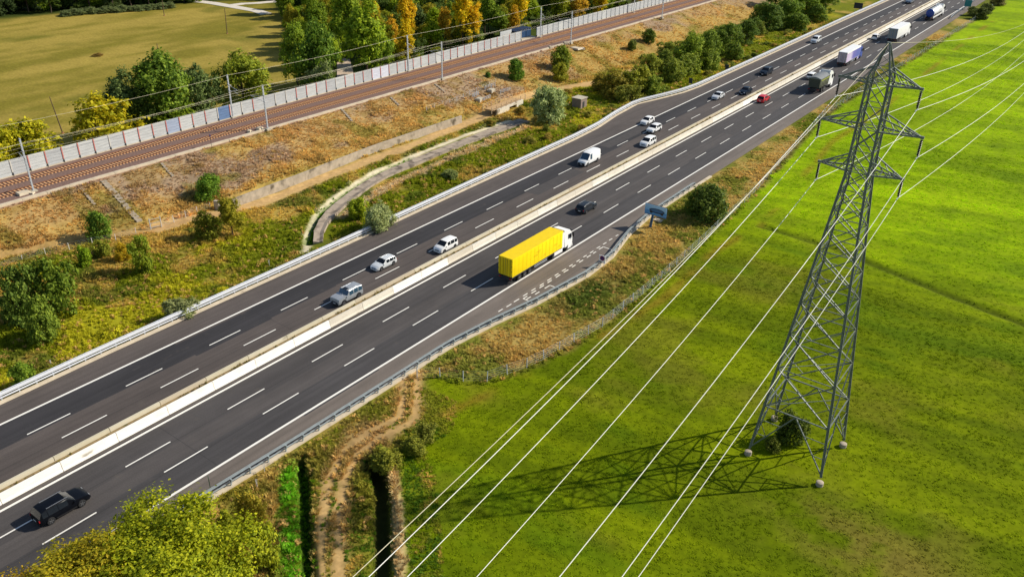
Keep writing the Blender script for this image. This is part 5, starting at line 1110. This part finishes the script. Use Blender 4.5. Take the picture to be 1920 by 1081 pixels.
# shrubs between motorway and railway
Sh = [('bush', (392, 372), 328, 50, (58, 96, 24), 'round green bush on the slope above the left end of the retaining wall'), ('loose', (188, 448), 396, 46, (62, 96, 28), 'pair-stemmed green shrub low on the slope at the left'), ('bush', (161, 498), 461, 28, (84, 118, 22), 'small bright green shrub at the slope foot'), ('tall', (436, 444), 372, 46, (104, 100, 22), 'conical olive young tree by the left end of the retaining wall'), ('loose', (392, 448), 398, 48, (92, 96, 26), 'olive shrub left of the conical young tree'),
      ('loose', (268, 512), 444, 46, (88, 106, 26), 'green shrub with a dark shadow below the small gate'), ('loose', (232, 488), 455, 30, (160, 140, 30), 'yellowish small shrub left of the green shrub below the gate'), ('loose', (50, 600), 498, 86, (62, 88, 30), 'large green shrub at the left edge above the guard rail'), ('loose', (118, 585), 486, 84, (66, 90, 24), 'large dark green shrub right of the left-edge shrub'), ('loose', (88, 638), 556, 62, (72, 94, 28), 'green shrub in front of the two large left-edge shrubs'), ('bush', (46, 720), 680, 42, (70, 100, 26), 'round green bush close to the guard rail at the far left'), ('loose', (195, 480), 450, 36, (96, 104, 30), 'low green shrub between the small bright shrub and the gate'),
      ('bush', (968, 148), 110, 34, (52, 92, 22), 'upright deep green bush on the slope below the tracks'), ('bush', (1052, 132), 86, 44, (86, 104, 28), 'taller of two bushes below the fourth slope-side mast'), ('bush', (1050, 151), 117, 36, (112, 112, 26), 'lower olive bush of the two below the fourth slope-side mast'), ('willow', (1030, 226), 162, 72, (116, 132, 84), 'large round grey-green willow beside the culvert'), ('bush', (1216, 80), 54, 26, (62, 84, 26), 'round dark bush high on the right part of the slope'), ('bush', (1184, 95), 74, 20, (70, 86, 30), 'small round bush left of the round dark bush on the slope'), ('bush', (915, 145), 136, 12, (48, 84, 28), 'tiny green bush on the pinkish slope'),
      ('loose', (1150, 182), 134, 58, (106, 98, 30), 'olive-brown bush left in the thicket above the guard rail curve'), ('loose', (1192, 176), 124, 66, (100, 104, 28), 'olive bush in the middle of the thicket above the guard rail curve'), ('loose', (1224, 180), 142, 48, (82, 100, 30), 'green bush at the right of the thicket above the guard rail curve'), ('loose', (1180, 190), 160, 50, (92, 96, 32), 'low bush at the front of the thicket above the guard rail curve'), ('loose', (1216, 142), 100, 50, (98, 108, 34), 'olive bush behind the thicket above the guard rail curve'), ('loose', (1244, 134), 94, 46, (78, 94, 30), 'green bush behind the thicket, further right'),
      ('round', (1290, 128), 62, 64, (84, 106, 28), 'leafy tree left in the group above the middle of the left verge'), ('round', (1324, 122), 58, 56, (74, 98, 28), 'leafy tree in the middle of the group above the left verge'), ('round', (1362, 100), 44, 56, (66, 92, 26), 'leafy tree right in the group above the left verge'), ('round', (1398, 82), 34, 50, (56, 82, 28), 'darker leafy tree at the right end of the verge group'), ('loose', (1278, 110), 76, 44, (96, 104, 30), 'light bush left of the verge tree group'),
      ('loose', (1262, 152), 112, 50, (88, 102, 32), 'green bush filling the gap right of the thicket'), ('loose', (1290, 140), 100, 54, (80, 98, 28), 'green bush in front of the verge tree group'), ('loose', (1250, 112), 78, 50, (92, 104, 34), 'olive bush up the slope from the verge tree group'), ('bush', (1330, 130), 92, 46, (76, 96, 26), 'dark bush low in front of the verge tree group'), ('bush', (1375, 112), 78, 44, (70, 92, 28), 'dark bush at the right front of the verge tree group'), ('loose', (1342, 92), 50, 56, (80, 98, 30), 'bushy tree behind the verge tree group'), ('bush', (1490, 56), 24, 46, (62, 88, 26), 'bush in front of the far verge wood'), ('bush', (1528, 40), 8, 42, (66, 92, 28), 'bush right in front of the far verge wood'), ('loose', (1420, 50), 10, 44, (74, 94, 30), 'bushy tree at the left end of the far verge wood'), ('loose', (1126, 170), 138, 36, (110, 100, 34), 'small brownish bush at the left tip of the thicket'),
      ('round', (1440, 54), 6, 56, (52, 80, 24), 'dark leafy tree left in the far verge wood'), ('round', (1474, 46), -4, 56, (60, 90, 24), 'dark leafy tree in the middle of the far verge wood'), ('round', (1508, 34), -14, 52, (74, 102, 28), 'leafy tree right in the far verge wood'), ('round', (1545, 22), -18, 46, (70, 98, 30), 'leafy tree at the right end of the far verge wood'), ('round', (1452, 20), -30, 50, (60, 88, 28), 'leafy tree at the back of the far verge wood'), ('loose', (1420, 66), 40, 30, (84, 96, 34), 'low bush in front of the far verge wood'),
      ('willow', (708, 428), 384, 70, (120, 132, 84), 'grey-green bush behind the guard rail near the silver estate car'), ('bush', (672, 408), 372, 44, (116, 134, 26), 'lush yellow-green bush at the bend of the old channel'), ('bush', (1330, 408), 346, 84, (60, 80, 28), 'wide dark bush on the verge behind the billboard'), ('loose', (1300, 398), 362, 40, (70, 92, 28), 'green bush left of the wide dark verge bush'), ('bush', (1480, 826), 774, 60, (58, 76, 22), 'round dark bush under the pylon'), ('loose', (1448, 842), 822, 34, (72, 84, 24), 'low bush left of the round bush under the pylon'),
      ('bush', (1838, 36), 14, 30, (58, 70, 30), 'dark hedge bush at the far field corner'), ('bush', (1848, 26), 6, 26, (64, 76, 34), 'dark hedge bush behind the far field corner'), ('bush', (1822, 30), 12, 22, (70, 80, 36), 'hedge bush beside the teal sign'), ('loose', (1870, 10), -4, 30, (92, 88, 44), 'dry bush at the top right beyond the field corner'), ('willow', (845, 335), 318, 34, (96, 110, 60), 'grey-green weed clump behind the left guard rail, left of the panel van'), ('bush', (420, 552), 538, 26, (162, 158, 30), 'yellow-green weed bush behind the guard rail at the left'), ('willow', (340, 590), 560, 60, (96, 104, 64), 'grey weed bush behind the guard rail at the left')]
for i, (k, b, ty, w, c_, lab) in enumerate(Sh): plant_px(k, i % 3, b, ty, w, c_, lab, None, 'young_tree' if k == 'tall' else None)

for i in range(70):
    y = rw.uniform(140, 340); x = float(EL(y)) - rw.uniform(2.5, 24)
    if min(dline(np.array([x]), np.array([y]), TRACK_L)[0], dline(np.array([x]), np.array([y]), CHAN)[0]) < 3: continue
    plant('loose', i % 3, Vector((x, y, hz(x, y))), rw.uniform(.7, 1.9), rw.uniform(1.4, 3.4), rw.choice([(92, 100, 34), (110, 106, 40), (84, 100, 34), (132, 116, 46)]), 'low scrub clump in the rough grass of the far left verge', 'scrub clumps on the far left verge')
# ---------------------------------------------------------------- grass and weeds: ground cover nobody could count
hid = bpy.data.collections.new('tuft_shapes')
def tuft(name, seed, n, lean, wd):
    rng = np.random.default_rng(seed); a = rng.uniform(0, 6.28, n); r = rng.uniform(0, .32, n); h = rng.uniform(.55, 1.0, n); ln = rng.uniform(.1, lean, n); b = np.c_[r*np.cos(a), r*np.sin(a), np.full(n, -.06)]
    ta = a + rng.normal(0, .8, n); tip = b + np.c_[ln*np.cos(ta), ln*np.sin(ta), h]; sd = np.c_[-np.sin(ta), np.cos(ta), np.zeros(n)]*wd; mid = (b+tip)/2 + np.c_[np.zeros(n), np.zeros(n), .1*h]
    return quads_mesh(name, np.stack([b-sd*.5, mid-sd*.5, tip, mid+sd*.5], 1), M_tuft)
def weed(name, seed, n):
    rng = np.random.default_rng(seed); u = unit(rng.normal(size=(n, 3))); u[:, 2] = abs(u[:, 2]); P = u*rng.uniform(.55, 1, n)[:, None]*np.array([.5, .5, .85]); nr = unit(u + rng.normal(size=(n, 3))*.6)
    return quads_mesh(name, leaf_quads(rng, P, nr, rng.uniform(.09, .2, n)), M_tuft)
for i in range(3): hid.objects.link(bpy.data.objects.new(f'a_tuft_{i}', tuft('tuft', 40+i, 26, .5, .10)))
for i in range(2): hid.objects.link(bpy.data.objects.new(f'b_weed_{i}', weed('weed', 50+i, 60)))
def scatter(name, P, scl, idx, tint, label):
    n = len(P); me = bpy.data.meshes.new(name); me.vertices.add(n); me.vertices.foreach_set('co', P.astype(np.float32).ravel())
    def at(nm, ty, data, key): a = me.attributes.new(nm, ty, 'POINT'); a.data.foreach_set(key, data.ravel())
    at('scl', 'FLOAT_VECTOR', scl.astype(np.float32), 'vector'); at('idx', 'INT', idx.astype(np.int32), 'value'); at('tint', 'FLOAT_COLOR', np.c_[tint, np.ones(n)].astype(np.float32), 'color')
    rot = np.c_[RNG.normal(0, .1, n), RNG.normal(0, .1, n), RNG.uniform(0, 6.28, n)]; at('rot', 'FLOAT_VECTOR', rot.astype(np.float32), 'vector')
    o = link(name, me); ng = bpy.data.node_groups.new(name, 'GeometryNodeTree'); ng.interface.new_socket('Geometry', in_out='INPUT', socket_type='NodeSocketGeometry'); ng.interface.new_socket('Geometry', in_out='OUTPUT', socket_type='NodeSocketGeometry')
    N = ng.nodes; L = ng.links; gi = N.new('NodeGroupInput'); go = N.new('NodeGroupOutput'); ip = N.new('GeometryNodeInstanceOnPoints'); ci = N.new('GeometryNodeCollectionInfo'); ci.inputs['Collection'].default_value = hid; ci.inputs['Separate Children'].default_value = True; ci.inputs['Reset Children'].default_value = True
    def na(nm, ty): q = N.new('GeometryNodeInputNamedAttribute'); q.data_type = ty; q.inputs['Name'].default_value = nm; return q.outputs['Attribute']
    L.new(gi.outputs[0], ip.inputs['Points']); L.new(ci.outputs[0], ip.inputs['Instance']); ip.inputs['Pick Instance'].default_value = True
    L.new(na('idx', 'INT'), ip.inputs['Instance Index']); L.new(na('rot', 'FLOAT_VECTOR'), ip.inputs['Rotation']); L.new(na('scl', 'FLOAT_VECTOR'), ip.inputs['Scale']); L.new(ip.outputs[0], go.inputs[0])
    md = o.modifiers.new('scatter', 'NODES'); md.node_group = ng; me.materials.append(M_tuft); o['label'] = label; o['category'] = 'grass'; return stuff(o)
def inview(x, y, mx=120):
    v = np.c_[x, y, np.zeros(len(x)) - CAM_H]; d = v @ np.array(CF); u = 960 + FPX*(v @ np.array(CR))/d; w = 540.5 - FPX*(v @ np.array(CU))/d
    return (d > 5) & (u > -mx) & (u < 1920+mx) & (w > -80) & (w < 1081+mx)
def sample(x0, x1, y0, y1, dens):
    n = int((x1-x0)*(y1-y0)*dens); x = RNG.uniform(x0, x1, n); y = RNG.uniform(y0, y1, n); k = inview(x, y); return x[k], y[k]
# crop
X, Y = [], []
for y0, y1, dn in ((15, 70, 7.), (70, 120, 5.), (120, 200, 2.), (200, 330, .6)):
    x, y = sample(-58, 45, y0, y1, dn); X.append(x); Y.append(y)
x, y = np.concatenate(X), np.concatenate(Y); fx = FX(y); k = (x > fx+.4) & (np.abs(dline(x, y, TRACK_R)-.8) > .4) & (dline(x, y, DITCH_B) > .9) & (dline(x, y, STONE_B) > .8) & (dline(x, y, DITCH_A) > .6) & (x > ER(y)+1.2)
x, y = x[k], y[k]; n = len(x); s = RNG.uniform(.22, .5, n)*np.interp(y, [20, 120, 250], [.9, 1.15, 1.8]); hh = s*RNG.uniform(.12, .26, n)
clump = sst(.45, .75, fbm(x/2.4, y/2.4, 77)); hh *= .7+.5*clump
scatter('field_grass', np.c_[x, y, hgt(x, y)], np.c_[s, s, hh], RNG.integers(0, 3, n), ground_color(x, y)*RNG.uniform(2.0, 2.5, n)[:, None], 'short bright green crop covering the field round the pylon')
# verges both sides
X, Y = [], []
for y0, y1, dn in ((20, 75, 9.), (75, 150, 7.0), (150, 240, 3.6), (240, 340, 1.6)):
    x, y = sample(-138, -91, y0, y1, dn); X.append(x); Y.append(y); x, y = sample(-60, -44, y0, y1, dn); X.append(x); Y.append(y)
x, y = np.concatenate(X), np.concatenate(Y); d = np.where(x < -75, EL(y)-x, x-ER(y))
k = (d > .95) & (dline(x, y, TRACK_L) > 1.9) & (np.abs(dline(x, y, TRACK_R)-.8) > .4) & (dline(x, y, CHAN) > 2.1) & (dline(x, y, CHAN_W) > .7) & (dline(x, y, TOE_L) > .8) & (dline(x, y, t0) > .55) & (dline(x, y, DITCH_A) > .6) & (dline(x, y, DITCH_B) > .9) & ((x < -75) | (x < FX(y)+.8)) & (x > -137.2)
x, y, d = x[k], y[k], d[k]; n = len(x)
patch = fbm(x/5, y/5, 61); keep = (RNG.random(n) < .5+1.0*sst(.35, .6, patch)) | (d < 6); x, y, d, patch = x[keep], y[keep], d[keep], patch[keep]; n = len(x)
emb = (x < XT(y)) & (x < -75); tall = sst(.45, .62, fbm(x/4, y/4, 62)); s = RNG.uniform(.35, .9, n)*(.7+.6*tall); s[emb] *= .8; hh = s*RNG.uniform(.5, .95, n); hh = np.where(x > -75, hh*.7, hh); hh = np.where(d < 2, hh*.6, hh)
green = (ground_color(x, y) @ np.array([-1, 1, 0])) > -.02; idx = np.where(green & (RNG.random(n) < .55), RNG.integers(3, 5, n), RNG.integers(0, 3, n)); tint = ground_color(x, y)*RNG.uniform(1.6, 2.5, n)[:, None]; dry = RNG.random(n) < .10; tint[dry] = alb(222, 184, 110)*RNG.uniform(1., 1.5, dry.sum())[:, None]
scatter('verge_grass', np.c_[x, y, hgt(x, y)], np.c_[s, s, hh], idx, tint, 'rough dry and green grass and weeds on the motorway verges and railway slope')
# thick growth round the farm track and ditches
x, y = sample(-62, -34, 18, 60, 16.); dt = np.minimum(np.minimum(dline(x, y, TRACK_R), dline(x, y, DITCH_A)), dline(x, y, DITCH_B)); k = (dt < 5.5) & (x > ER(y)+1) & ((np.abs(dline(x, y, TRACK_R)-.8) > .6) | (RNG.random(len(x)) < .06)) & ((np.hypot(x-g(690, 815).x, y-g(690, 815).y) > 3.0) | (RNG.random(len(x)) < .2)) & (dline(x, y, DITCH_B) > .7) & (dline(x, y, STONE_B) > .6) & (dline(x, y, DITCH_A) > .6); x, y = x[k], y[k]; n = len(x); s = RNG.uniform(.2, .45, n)
cc = mixc(np.tile(alb(124, 126, 34), (n, 1)), np.tile(alb(172, 146, 70), (n, 1)), sst(.45, .6, fbm(x/2.5, y/2.5, 91))); cc = mixc(cc, np.tile(alb(82, 108, 24), (n, 1)), sst(.5, .62, fbm(x/3, y/3, 92)))
scatter('bank_weeds', np.c_[x, y, hgt(x, y)], np.c_[s, s, s*RNG.uniform(.3, .6, n)], np.where(RNG.random(n) < .35, RNG.integers(3, 5, n), RNG.integers(0, 3, n)), cc*RNG.uniform(1.7, 2.5, n)[:, None], 'mixed green and dry weeds along the farm track and ditch banks')
# weeds in the median gap
n = 900; y = RNG.uniform(18, 430, n); k = fbm(y/6, y*0, 63) > .46; y = y[k]; n = len(y); s = RNG.uniform(.15, .42, n)
scatter('median_weeds', np.c_[RNG.uniform(-75.5, -74.9, n), y, np.full(n, .62)], np.c_[s*.8, s, s*1.1], RNG.integers(0, 5, n), np.tile(alb(150, 136, 60), (n, 1))*RNG.uniform(.7, 1.3, n)[:, None], 'dry weeds growing in the gap between the median barriers')
# ditch growth
P_ = [path_pts(q, .12) for q in (DITCH_A, GREEN_A, GREEN_L)]; q = np.concatenate(P_); q = q + RNG.normal(0, .42, q.shape); k = inview(q[:, 0], q[:, 1]); q = q[k]; n = len(q); s = RNG.uniform(.25, .6, n)
scatter('ditch_grass', np.c_[q, hgt(q[:, 0], q[:, 1])], np.c_[s, s, s*.7], RNG.integers(0, 3, n), np.tile(alb(108, 146, 26), (n, 1))*1.8*RNG.uniform(.7, 1.3, n)[:, None], 'lush bright green growth in the ditches')
q = path_pts(STONE_B, .10); q = q + RNG.normal(0, .35, q.shape); k = inview(q[:, 0], q[:, 1]); q = q[k]; n = len(q); s = RNG.uniform(.25, .55, n)
scatter('bank_grass', np.c_[q, hgt(q[:, 0], q[:, 1])], np.c_[s, s, s*.8], RNG.integers(0, 3, n), np.tile(alb(206, 178, 126), (n, 1))*RNG.uniform(.9, 1.8, n)[:, None], 'pale dry grass on the bank beside the shaded ditch')
print('objects', len(scene.objects))
